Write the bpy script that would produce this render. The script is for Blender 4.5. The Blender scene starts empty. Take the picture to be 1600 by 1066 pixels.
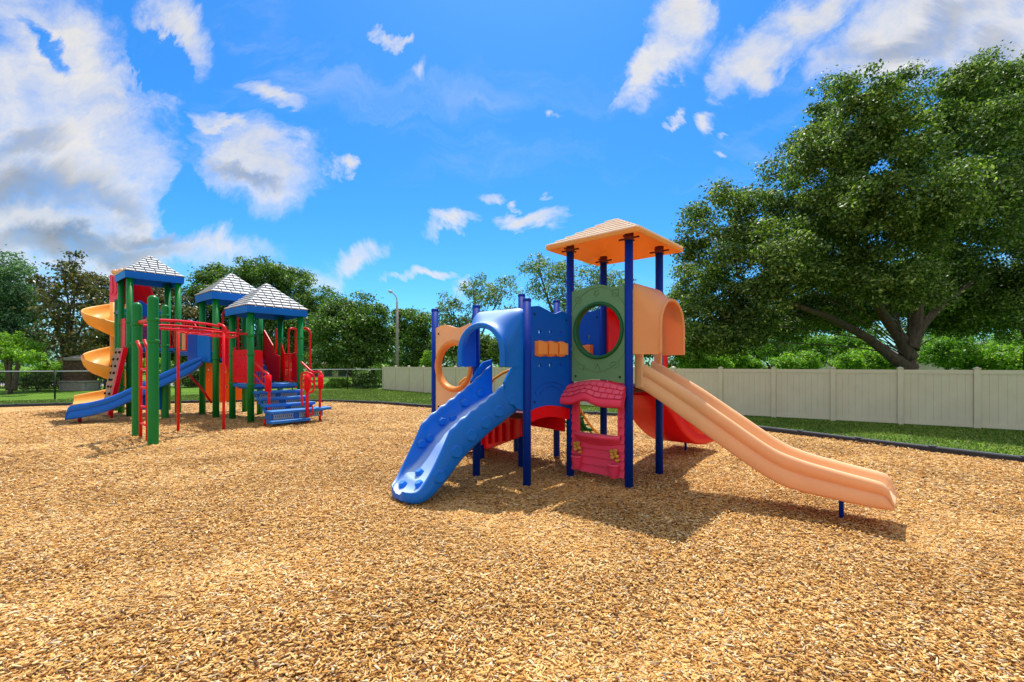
import bpy, math, random
import numpy as np
from mathutils import Vector, Matrix
from mathutils.geometry import tessellate_polygon

# ------------------------------------------------------------------ camera
S = bpy.context.scene
COL = S.collection
FPX, HX, HY, CH = 711.0, 800.0, 570.0, 1.7     # focal length in photo pixels, principal column, horizon row, eye height
cd = bpy.data.cameras.new('camera'); cam = bpy.data.objects.new('camera', cd); COL.objects.link(cam)
cam.location = (0, 0, CH); cam.rotation_euler = (math.radians(90), 0, 0)
cd.sensor_width = 36; cd.lens = FPX / 1600 * 36; cd.shift_y = (HY - 533) / 1600; cd.clip_end = 3000
S.camera = cam
S.view_settings.view_transform = 'Standard'; S.view_settings.look = 'None'
S.view_settings.exposure = 0.58; S.view_settings.gamma = 1
S.cycles.max_bounces = 8; S.cycles.diffuse_bounces = 4; S.cycles.transparent_max_bounces = 8
try:
    S.cycles.use_denoising = True
except Exception:
    pass

# ------------------------------------------------------------------ sun
SUN = Vector((0.01, 0.46, 1.0)).normalized()
sl = bpy.data.lights.new('sun', 'SUN'); sl.energy = 4.1; sl.angle = math.radians(0.5); sl.color = (1, .955, .86)
so = bpy.data.objects.new('sun', sl); COL.objects.link(so)
so.rotation_euler = (-SUN).to_track_quat('-Z', 'Y').to_euler(); so.location = (0, 0, 40)

# ------------------------------------------------------------------ sky
W = bpy.data.worlds.new('World'); S.world = W; W.use_nodes = True
def build_world():
    nt = W.node_tree; N = nt.nodes; L = nt.links; N.clear()
    def val(x):
        return x
    def link(sock, v):
        if isinstance(v, (int, float)): sock.default_value = v
        elif isinstance(v, (tuple, list)): sock.default_value = tuple(v)
        else: L.new(v, sock)
    def m(op, a, b=None, c=None, clamp=False):
        n = N.new('ShaderNodeMath'); n.operation = op; n.use_clamp = clamp
        link(n.inputs[0], a)
        if b is not None: link(n.inputs[1], b)
        if c is not None: link(n.inputs[2], c)
        return n.outputs[0]
    def noise(vec, scale, detail=6, rough=.55, dist=0):
        n = N.new('ShaderNodeTexNoise'); n.inputs['Scale'].default_value = scale; n.inputs['Detail'].default_value = detail
        n.inputs['Roughness'].default_value = rough; n.inputs['Distortion'].default_value = dist
        L.new(vec, n.inputs['Vector']); return n
    def comb(x, y, z=0.0):
        n = N.new('ShaderNodeCombineXYZ'); link(n.inputs[0], x); link(n.inputs[1], y); link(n.inputs[2], z); return n.outputs[0]
    def smooth(v, lo, hi):
        n = N.new('ShaderNodeMapRange'); n.interpolation_type = 'SMOOTHSTEP'
        link(n.inputs['Value'], v); n.inputs['From Min'].default_value = lo; n.inputs['From Max'].default_value = hi
        return n.outputs[0]
    def mixc(f, a, b):
        n = N.new('ShaderNodeMix'); n.data_type = 'RGBA'
        link(n.inputs[0], f); link(n.inputs[6], a); link(n.inputs[7], b); return n.outputs[2]
    tc = N.new('ShaderNodeTexCoord'); sp = N.new('ShaderNodeSeparateXYZ'); L.new(tc.outputs['Generated'], sp.inputs[0])
    X, Y, Z = sp.outputs
    # directions on the gnomonic chart of the northern half of the sky
    yy = m('MAXIMUM', Y, 0.05)
    px = m('DIVIDE', X, yy); pz = m('DIVIDE', Z, yy)
    base = comb(px, pz, 0.0)
    # flat layer overhead: coordinates for the added fill clouds behind the camera
    zz = m('MAXIMUM', m('ADD', Z, 0.10), 0.05)
    lay = comb(m('DIVIDE', X, zz), m('DIVIDE', Y, zz), 3.1)
    n1 = noise(base, 3.0, 9, .62, .6)
    n2 = noise(lay, 1.6, 8, .6, .3)
    wsep = N.new('ShaderNodeSeparateXYZ'); L.new(n1.outputs['Color'], wsep.inputs[0])
    wx = m('MULTIPLY_ADD', m('SUBTRACT', wsep.outputs[0], .5), .34, px)
    wz = m('MULTIPLY_ADD', m('SUBTRACT', wsep.outputs[1], .5), .30, pz)
    # (x, y, rx, ry, tilt degrees, strength) in photo pixels of the sky
    blobs = [
        (30, 250, 190, 230, -20, 1.2), (100, 330, 200, 105, -12, 1.25), (230, 370, 170, 42, -8, 1.1), (375, 378, 75, 22, -5, .75),
        (110, 100, 95, 190, 38, .95), (190, 190, 85, 110, 30, .9), (270, 40, 34, 75, 25, .8), (20, 60, 95, 30, 0, .35),
        (410, 262, 88, 52, -32, 1.1), (358, 200, 48, 16, -35, .85), (522, 281, 20, 17, 0, .85), (425, 148, 44, 18, -38, .85),
        (655, 115, 32, 18, -10, .62), (607, 40, 22, 12, 0, .6), (570, 408, 36, 17, 5, .95), (500, 420, 50, 26, 0, .65), (430, 408, 40, 20, 0, .6),
        (660, 434, 42, 8, 3, .85), (716, 450, 16, 24, 0, .7), (690, 372, 30, 10, 0, .7), (460, 405, 30, 12, 0, .7), (765, 311, 25, 12, 5, .85), (803, 327, 14, 10, 0, .7), (830, 356, 58, 16, 8, .95),
        (690, 366, 46, 13, 0, .6), (1010, 105, 66, 30, 42, 1.1), (1075, 30, 56, 55, 40, 1.1), (1040, 70, 70, 30, 55, .9), (1180, 75, 84, 40, 38, 1.0), (1260, 25, 70, 44, 20, .9),
        (1090, 190, 24, 20, 50, .9), (1400, 70, 130, 60, 12, 1.1), (1560, 60, 150, 80, 0, 1.15), (1480, 20, 170, 50, 0, .9), (861, 175, 10, 7, 0, .7),
        (1033, 182, 12, 7, 0, .6), (1112, 245, 10, 7, 0, .55), (855, 312, 8, 6, 0, .6), (1127, 203, 8, 6, 0, .5), (1620, 330, 60, 120, 0, .6),
    ]
    total = None
    for (bx, by, rx, ry, tilt, st) in blobs:
        cx, cz = (bx - HX) / FPX, (HY - by) / FPX
        t = math.radians(tilt); c, s_ = math.cos(t), math.sin(t)
        mp = N.new('ShaderNodeMapping'); mp.vector_type = 'TEXTURE'
        mp.inputs['Location'].default_value = (cx, cz, 0); mp.inputs['Rotation'].default_value = (0, 0, t)
        mp.inputs['Scale'].default_value = (rx / FPX * 1.42, ry / FPX * 1.42, 1)
        L.new(comb(wx, wz) if total is None else WV, mp.inputs['Vector'])
        if total is None:
            WV = mp.inputs['Vector'].links[0].from_socket
        ln = N.new('ShaderNodeVectorMath'); ln.operation = 'LENGTH'; L.new(mp.outputs[0], ln.inputs[0])
        f = m('MULTIPLY', m('SUBTRACT', 1.0, ln.outputs['Value'], clamp=True), st * 1.5)
        total = f if total is None else m('MAXIMUM', total, f)
    def ell(bx, by, rx, ry, tilt, soft=1.0):
        mp = N.new('ShaderNodeMapping'); mp.vector_type = 'TEXTURE'
        mp.inputs['Location'].default_value = ((bx - HX) / FPX, (HY - by) / FPX, 0); mp.inputs['Rotation'].default_value = (0, 0, math.radians(tilt))
        mp.inputs['Scale'].default_value = (rx / FPX * 1.3, ry / FPX * 1.3, 1); L.new(WV, mp.inputs['Vector'])
        ln = N.new('ShaderNodeVectorMath'); ln.operation = 'LENGTH'; L.new(mp.outputs[0], ln.inputs[0])
        return smooth(m('SUBTRACT', 1.0, ln.outputs['Value']), 0.0, .8)
    hole = None
    for q in ((80, 62, 70, 18, -50), (245, 90, 26, 50, 20), (300, 330, 50, 60, -30)):
        e = ell(*q); hole = e if hole is None else m('MAXIMUM', hole, e)
    total = m('SUBTRACT', total, m('MULTIPLY', hole, 1.0), clamp=True)
    belly = None
    for q in ((40, 285, 130, 46, -6), (150, 300, 90, 26, -8), (130, 378, 190, 26, -4), (240, 362, 110, 20, -5), (60, 215, 60, 30, 10), (1440, 60, 130, 26, 10), (1560, 90, 80, 26, 0), (400, 280, 60, 16, -20)):
        e = ell(*q); belly = e if belly is None else m('MAXIMUM', belly, e)
    fine = noise(base, 9.0, 9, .68, .4)
    d = m('ADD', total, m('MULTIPLY', m('SUBTRACT', fine.outputs['Fac'], .5), 1.15))
    smp = N.new('ShaderNodeMapping'); smp.inputs['Rotation'].default_value = (0, 0, math.radians(-38)); smp.inputs['Scale'].default_value = (2.2, 7.5, 1); L.new(WV, smp.inputs['Vector'])
    streak = noise(smp.outputs[0], 1.6, 7, .62, .3)
    d = m('ADD', d, m('MULTIPLY', m('SUBTRACT', streak.outputs['Fac'], .5), 1.25))
    d = m('MULTIPLY', d, smooth(total, .02, .35))
    dens = smooth(d, .0, 1.4)
    front = smooth(Y, .02, .25)
    vmp = N.new('ShaderNodeMapping'); vmp.inputs['Rotation'].default_value = (0, 0, math.radians(-32)); vmp.inputs['Scale'].default_value = (.9, 3.4, 1); L.new(WV, vmp.inputs['Vector'])
    veil = noise(vmp.outputs[0], 1.7, 8, .6, .5)
    haze_ = m('MULTIPLY', smooth(veil.outputs['Fac'], .5, .82), .30)
    dens = m('MAXIMUM', dens, haze_)
    dens = m('MULTIPLY', dens, front)
    back = m('MULTIPLY', smooth(n2.outputs['Fac'], .30, .55), m('SUBTRACT', 1.0, front))  # unseen cloud cover added behind the camera to brighten camera-facing sides
    back = m('MULTIPLY', back, smooth(Z, .02, .2))
    dens = m('ADD', dens, back, clamp=True)
    # grey bellies where the cloud is thick and low on the left
    bel = noise(comb(px, m('MULTIPLY', pz, 2.4)), 2.3, 5, .5, .2)
    thick = smooth(m('ADD', total, m('MULTIPLY', m('SUBTRACT', bel.outputs['Fac'], .5), 2.0)), .5, 2.0)
    grey = m('ADD', m('MULTIPLY', thick, .28), m('MULTIPLY', belly, m('MULTIPLY_ADD', bel.outputs['Fac'], 1.0, .05)), clamp=True)
    ccol = mixc(grey, (1.0, 0.97, 0.93, 1), (0.24, 0.28, 0.32, 1))
    sky = N.new('ShaderNodeTexSky'); sky.sky_type = 'NISHITA'; sky.sun_disc = False
    sky.sun_elevation = math.asin(SUN.z); sky.sun_rotation = math.atan2(SUN.x, SUN.y)
    sky.air_density = 1.0; sky.dust_density = .6; sky.ozone_density = 3.0; sky.altitude = 0
    hs = N.new('ShaderNodeHueSaturation'); hs.inputs['Saturation'].default_value = 1.35; hs.inputs['Value'].default_value = 1.0
    L.new(sky.outputs[0], hs.inputs['Color'])
    tint = N.new('ShaderNodeMix'); tint.data_type = 'RGBA'; tint.blend_type = 'MULTIPLY'; tint.inputs[0].default_value = 1
    L.new(hs.outputs[0], tint.inputs[6]); tint.inputs[7].default_value = SKYTINT
    vm = N.new('ShaderNodeVectorMath'); vm.operation = 'SCALE'; L.new(ccol, vm.inputs[0]); vm.inputs['Scale'].default_value = CLOUDK
    final = mixc(m('MULTIPLY', dens, .97), tint.outputs[2], vm.outputs[0])
    bg = N.new('ShaderNodeBackground'); L.new(final, bg.inputs['Color']); bg.inputs['Strength'].default_value = SKYSTR
    out = N.new('ShaderNodeOutputWorld'); L.new(bg.outputs[0], out.inputs[0])
SKYTINT = (.34, .69, .86, 1); SKYSTR = .15; CLOUDK = 4.0
build_world()

# ------------------------------------------------------------------ helpers
def lin(c):
    c = c / 255.0
    return c / 12.92 if c <= .04045 else ((c + .055) / 1.055) ** 2.4
def rgb(r, g, b): return (lin(r), lin(g), lin(b), 1)

class NT:
    def __init__(s, name):
        s.m = bpy.data.materials.new(name); s.m.use_nodes = True; s.nt = s.m.node_tree; s.N = s.nt.nodes; s.L = s.nt.links
        s.b = s.N['Principled BSDF']; s.out = s.N['Material Output']
    def n(s, t, **kw):
        x = s.N.new(t)
        for k, v in kw.items(): setattr(x, k, v)
        return x
    def noise(s, vec, scale, detail=4, rough=.55):
        x = s.n('ShaderNodeTexNoise'); x.inputs['Scale'].default_value = scale; x.inputs['Detail'].default_value = detail
        x.inputs['Roughness'].default_value = rough; s.L.new(vec, x.inputs['Vector']); return x
    def ramp(s, fac, stops, interp='LINEAR'):
        x = s.n('ShaderNodeValToRGB'); x.color_ramp.interpolation = interp
        e = x.color_ramp.elements
        while len(e) < len(stops): e.new(.5)
        for i, (p, c) in enumerate(stops): e[i].position = p; e[i].color = c
        s.L.new(fac, x.inputs[0]); return x
    def mix(s, f, a, b, blend='MIX'):
        x = s.n('ShaderNodeMix', data_type='RGBA', blend_type=blend)
        for k, v in ((0, f), (6, a), (7, b)):
            if isinstance(v, (int, float, tuple)): x.inputs[k].default_value = v
            else: s.L.new(v, x.inputs[k])
        return x.outputs[2]
    def bump(s, h, strength, dist=.01):
        x = s.n('ShaderNodeBump'); x.inputs['Strength'].default_value = strength; x.inputs['Distance'].default_value = dist
        s.L.new(h, x.inputs['Height']); s.L.new(x.outputs[0], s.b.inputs['Normal']); return x

def plastic(name, c, rough=.38, var=.10, fade=.0, fadec=None, trans=0.0, transc=None, spec=.33, dust=.03, f0=.35):
    t = NT(name); tc = t.n('ShaderNodeTexCoord'); g = t.n('ShaderNodeNewGeometry')
    n1 = t.noise(tc.outputs['Object'], 2.2, 5, .6)
    dark = tuple(x * (1 - var * 1.5) for x in c[:3]) + (1,); lite = tuple(min(1, x * (1 + var) + .01 * var) for x in c[:3]) + (1,)
    col = t.ramp(n1.outputs['Fac'], [(.3, dark), (.7, lite)]).outputs[0]
    if fade:   # whitens up-facing plastic: bleaching, plus bright top-edge highlights painted into the colour
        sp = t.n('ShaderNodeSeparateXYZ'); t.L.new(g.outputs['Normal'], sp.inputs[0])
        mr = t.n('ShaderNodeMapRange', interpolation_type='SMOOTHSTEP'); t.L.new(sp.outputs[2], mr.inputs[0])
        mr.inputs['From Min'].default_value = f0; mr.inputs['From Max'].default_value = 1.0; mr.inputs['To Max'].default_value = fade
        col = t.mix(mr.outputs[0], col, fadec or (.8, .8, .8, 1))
    # scuffs and dust
    sc = t.noise(tc.outputs['Object'], 14, 6, .7)
    dm = t.n('ShaderNodeMapRange'); t.L.new(sc.outputs['Fac'], dm.inputs[0]); dm.inputs['From Min'].default_value = .55; dm.inputs['From Max'].default_value = .8; dm.inputs['To Max'].default_value = dust
    col = t.mix(dm.outputs[0], col, (.45, .40, .33, 1))
    t.L.new(col, t.b.inputs['Base Color'])
    rr = t.n('ShaderNodeMapRange'); t.L.new(sc.outputs['Fac'], rr.inputs[0]); rr.inputs['To Min'].default_value = rough - .08; rr.inputs['To Max'].default_value = rough + .14
    t.L.new(rr.outputs[0], t.b.inputs['Roughness'])
    t.b.inputs['Specular IOR Level'].default_value = spec
    fn = t.noise(tc.outputs['Object'], 60, 3, .6); t.bump(fn.outputs['Fac'], .12, .004)
    if trans:
        tr = t.n('ShaderNodeBsdfTranslucent'); tr.inputs['Color'].default_value = transc or c
        mx = t.n('ShaderNodeMixShader'); mx.inputs[0].default_value = trans
        t.L.new(t.b.outputs[0], mx.inputs[1]); t.L.new(tr.outputs[0], mx.inputs[2]); t.L.new(mx.outputs[0], t.out.inputs[0])
    return t.m

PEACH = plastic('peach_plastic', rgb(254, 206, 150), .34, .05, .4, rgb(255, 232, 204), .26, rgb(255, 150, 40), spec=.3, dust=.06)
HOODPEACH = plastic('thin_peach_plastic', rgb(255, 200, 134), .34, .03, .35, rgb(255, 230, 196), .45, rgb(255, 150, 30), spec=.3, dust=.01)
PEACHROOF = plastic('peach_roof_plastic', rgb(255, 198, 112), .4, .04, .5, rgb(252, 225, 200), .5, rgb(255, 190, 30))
PEACHSLAT = plastic('bleached_peach_plastic', rgb(255, 240, 224), .4, .03, 0, None, .12, rgb(255, 190, 110))
ORANGE = plastic('orange_plastic', rgb(255, 156, 30), .4, .06, 0, None, .45, rgb(255, 120, 15))
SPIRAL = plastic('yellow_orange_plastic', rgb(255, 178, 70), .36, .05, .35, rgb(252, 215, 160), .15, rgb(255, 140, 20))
BLUEPOST = plastic('royal_blue_powder_coat', rgb(0, 50, 152), .45, .05, spec=.16, dust=.01)
BLUE = plastic('blue_plastic', rgb(0, 106, 208), .33, .06, .3, rgb(150, 185, 228), spec=.22, dust=.015, f0=.6)
CHUTEBLUE = plastic('bleached_highlit_blue_plastic', rgb(0, 106, 210), .32, .06, .9, rgb(200, 220, 242), spec=.3, dust=.015, f0=.42)
DEEPBLUE = plastic('deep_blue_plastic', rgb(0, 84, 194), .4, .05, spec=.16, dust=.01)
SLIDEBLUE = plastic('slide_blue_plastic', rgb(0, 104, 216), .32, .05, .2, rgb(110, 150, 220))
DECKBLUE = plastic('blue_coated_steel', rgb(30, 110, 195), .5, .1, .2, rgb(130, 180, 220))
RED = plastic('red_plastic', rgb(232, 6, 26), .36, .06, .08, rgb(250, 110, 120), .06, rgb(255, 20, 10), spec=.15, dust=.01, f0=.6)
REDTUBE = plastic('red_powder_coat', rgb(226, 8, 22), .34, .06, .10, rgb(250, 140, 140), spec=.3, dust=.01, f0=.6)
PINK = plastic('faded_pink_red_plastic', rgb(236, 62, 96), .42, .06, .3, rgb(245, 150, 165))
DPINK = plastic('deep_pink_red_plastic', rgb(212, 44, 78), .42, .05)
GREENP = plastic('sage_green_plastic', rgb(96, 138, 96), .48, .08, .25, rgb(150, 170, 140), dust=.08)
GREENRIM = plastic('dark_green_plastic', rgb(8, 86, 42), .38, .07)
GREENPOST = plastic('green_powder_coat', rgb(6, 124, 48), .34, .05)
GREENNET = plastic('green_netting', rgb(25, 115, 60), .5, .1)
YELLOW = plastic('yellow_paint', rgb(240, 170, 50), .4, .08)
PURPLE = plastic('purple_plastic', rgb(110, 30, 100), .45, .1)
MAROON = plastic('maroon_metal', rgb(95, 30, 40), .5, .1)
SHINGLE = plastic('white_shingle_plastic', rgb(206, 208, 214), .5, .14)
SHINGLEGAP = plastic('dark_shingle_gap', rgb(88, 94, 110), .6, .1)
ROCKTAN = plastic('tan_rock_plastic', rgb(165, 130, 100), .6, .2)
DARK = plastic('dark_hole_plastic', rgb(25, 25, 30), .6, .1)
BLACKP = plastic('black_recycled_plastic', rgb(46, 48, 56), .55, .12, .35, rgb(120, 126, 140))
VINYL = plastic('khaki_vinyl', rgb(212, 201, 174), .5, .04, dust=.10)
METAL = plastic('galvanised_grey', rgb(185, 188, 192), .45, .1)
FLOWER = plastic('ochre_yellow_plastic', rgb(205, 150, 60), .5, .2)
LIP = plastic('peach_lip', rgb(255, 174, 88), .36, .05, 0, None, .35, rgb(255, 130, 30))

WLOC = {}
def link(o, parent=None, loc=(0, 0, 0)):
    COL.objects.link(o); WLOC[o.name] = Vector(loc)
    if parent is not None:
        o.parent = parent; o.location = Vector(loc) - WLOC[parent.name]
    else: o.location = Vector(loc)
    return o
def tag(o, label=None, cat=None, group=None, kind=None):
    if label: o['label'] = label
    if cat: o['category'] = cat
    if group: o['group'] = group
    if kind: o['kind'] = kind
    return o
def empty(name, loc, label=None, cat=None, group=None):
    o = bpy.data.objects.new(name, None); o.empty_display_size = .2
    link(o, None, loc); return tag(o, label, cat, group)

class MB:
    def __init__(s): s.v = []; s.f = []; s.sm = []
    def add(s, vs, fs, M=None, smooth=False):
        b = len(s.v)
        for p in vs:
            p = Vector(p)
            s.v.append(M @ p if M is not None else p)
        for f in fs: s.f.append(tuple(b + i for i in f)); s.sm.append(smooth)
        return s
    def box(s, x0, x1, y0, y1, z0, z1, M=None):
        vs = [(x, y, z) for z in (z0, z1) for y in (y0, y1) for x in (x0, x1)]
        return s.add(vs, [(0, 2, 3, 1), (4, 5, 7, 6), (0, 1, 5, 4), (2, 6, 7, 3), (0, 4, 6, 2), (1, 3, 7, 5)], M)
    def grid(s, rows, M=None, closeu=False, closev=False, smooth=True, flip=False):
        """rows: list of rings of equal length"""
        R, Cn = len(rows), len(rows[0]); vs = [p for r in rows for p in r]; fs = []
        for i in range(R if closev else R - 1):
            for j in range(Cn if closeu else Cn - 1):
                a = i * Cn + j; b = i * Cn + (j + 1) % Cn; c = ((i + 1) % R) * Cn + (j + 1) % Cn; d = ((i + 1) % R) * Cn + j
                fs.append((a, d, c, b) if flip else (a, b, c, d))
        return s.add(vs, fs, M, smooth)
    def tube(s, pts, r, seg=12, M=None, cap=True, rads=None):
        pts = [Vector(p) for p in pts]; n = len(pts); rows = []
        up = Vector((0, 0, 1))
        t0 = (pts[1] - pts[0]).normalized()
        if abs(t0.dot(up)) > .95: up = Vector((1, 0, 0))
        a = (up - t0 * up.dot(t0)).normalized()
        for i, p in enumerate(pts):
            t = (pts[min(i + 1, n - 1)] - pts[max(i - 1, 0)]).normalized()
            a = (a - t * a.dot(t)).normalized(); b = t.cross(a)
            rr = rads[i] if rads else r
            rows.append([p + a * (rr * math.cos(2 * math.pi * k / seg)) + b * (rr * math.sin(2 * math.pi * k / seg)) for k in range(seg)])
        base = len(s.v)
        s.grid(rows, M, closeu=True)
        if cap:
            s.f.append(tuple(base + k for k in reversed(range(seg)))); s.sm.append(False)
            e = base + (n - 1) * seg
            s.f.append(tuple(e + k for k in range(seg))); s.sm.append(False)
        return s
    def lathe(s, prof, M=None, seg=24):
        rows = [[(r * math.cos(2 * math.pi * k / seg), r * math.sin(2 * math.pi * k / seg), z) for k in range(seg)] for r, z in prof]
        return s.grid(rows, M, closeu=True)
    def panel(s, outer, holes, y0, y1, M=None):
        """polygon in local (x, z), thickness y0..y1 (y outward)"""
        loops = [outer] + list(holes); flat = [p for l in loops for p in l]
        tris = tessellate_polygon([[Vector((p[0], p[1], 0)) for p in l] for l in loops])
        n = len(flat); vs = [(p[0], y1, p[1]) for p in flat] + [(p[0], y0, p[1]) for p in flat]
        fs = []
        for t in tris:
            a, b, c = [flat[i] for i in t]
            if (b[0] - a[0]) * (c[1] - a[1]) - (b[1] - a[1]) * (c[0] - a[0]) < 0: t = (t[0], t[2], t[1])
            fs.append(tuple(t)); fs.append(tuple(n + i for i in reversed(t)))
        k = 0
        for l in loops:
            ar = sum(l[i][0] * l[(i + 1) % len(l)][1] - l[(i + 1) % len(l)][0] * l[i][1] for i in range(len(l)))
            hole = k > 0
            for i in range(len(l)):
                a = k + i; b = k + (i + 1) % len(l)
                q = (a, n + a, n + b, b)
                if (ar > 0) == hole: q = q[::-1]
                fs.append(q)
            k += len(l)
        return s.add(vs, fs, M)
    def build(s, name, mat, parent=None, origin=None, bevel=0, seg=2, sub=0, label=None):
        me = bpy.data.meshes.new(name)
        if origin is None:
            if parent is not None: origin = sum((v for v in s.v), Vector()) / max(1, len(s.v))
            else: origin = Vector((0, 0, 0))
        origin = Vector(origin)
        me.from_pydata([tuple(v - origin) for v in s.v], [], s.f)
        me.polygons.foreach_set('use_smooth', s.sm)
        me.materials.append(mat); me.update()
        o = bpy.data.objects.new(name, me); link(o, parent, origin)
        if bevel:
            md = o.modifiers.new('bevel', 'BEVEL'); md.width = bevel; md.segments = seg; md.limit_method = 'ANGLE'; md.angle_limit = math.radians(35)
            md.harden_normals = False
        if sub:
            md = o.modifiers.new('sub', 'SUBSURF'); md.levels = sub; md.render_levels = sub
        if label: o['label'] = label
        return o

def frame(P, Q, z=0.0):
    P = Vector((P[0], P[1])); Q = Vector((Q[0], Q[1])); e = (Q - P).normalized()
    n = Vector((e.y, -e.x))
    M = Matrix(((e.x, n.x, 0, P.x), (e.y, n.y, 0, P.y), (0, 0, 1, z), (0, 0, 0, 1)))
    return M, (Q - P).length
def circ(cx, cz, r, n=32, rz=None): return [(cx + r * math.cos(2 * math.pi * k / n), cz + (rz or r) * math.sin(2 * math.pi * k / n)) for k in range(n)]
def arr(name, verts, faces_n, nverts_per_face, mat, parent=None, loc=(0, 0, 0), faces=None, smooth=False):
    """fast mesh from numpy; faces: (n,k) int array"""
    me = bpy.data.meshes.new(name); nv = len(verts); nf, k = faces.shape
    me.vertices.add(nv); me.vertices.foreach_set('co', verts.astype(np.float32).ravel())
    me.loops.add(nf * k); me.loops.foreach_set('vertex_index', faces.astype(np.int32).ravel())
    me.polygons.add(nf); me.polygons.foreach_set('loop_start', np.arange(0, nf * k, k, dtype=np.int32))
    me.update(calc_edges=True)
    if smooth: me.polygons.foreach_set('use_smooth', np.ones(nf, dtype=bool))
    me.materials.append(mat)
    o = bpy.data.objects.new(name, me); link(o, parent, loc); return o
def wpt(x, y, Y):      # a spot seen at photo pixel (x, y), standing at depth Y
    return Vector(((x - HX) / FPX * Y, Y, CH - (y - HY) / FPX * Y))
def interp(t, tab):
    for (a, va), (b, vb) in zip(tab, tab[1:]):
        if t <= b:
            k = (t - a) / (b - a); k = max(0, k)
            return va + (vb - va) * k
    return tab[-1][1]
def smooth_tab(tab, n=40):
    ts = [p[0] for p in tab]; t0, t1 = ts[0], ts[-1]
    def cr(t):
        i = max(0, min(len(tab) - 2, sum(1 for x in ts if x <= t) - 1))
        p0 = tab[max(i - 1, 0)]; p1 = tab[i]; p2 = tab[i + 1]; p3 = tab[min(i + 2, len(tab) - 1)]
        h = p2[0] - p1[0]; k = (t - p1[0]) / h
        m1 = (p2[1] - p0[1]) / max(1e-6, p2[0] - p0[0]); m2 = (p3[1] - p1[1]) / max(1e-6, p3[0] - p1[0])
        return (2*k**3-3*k**2+1)*p1[1] + (k**3-2*k**2+k)*h*m1 + (-2*k**3+3*k**2)*p2[1] + (k**3-k**2)*h*m2
    return cr

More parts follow.
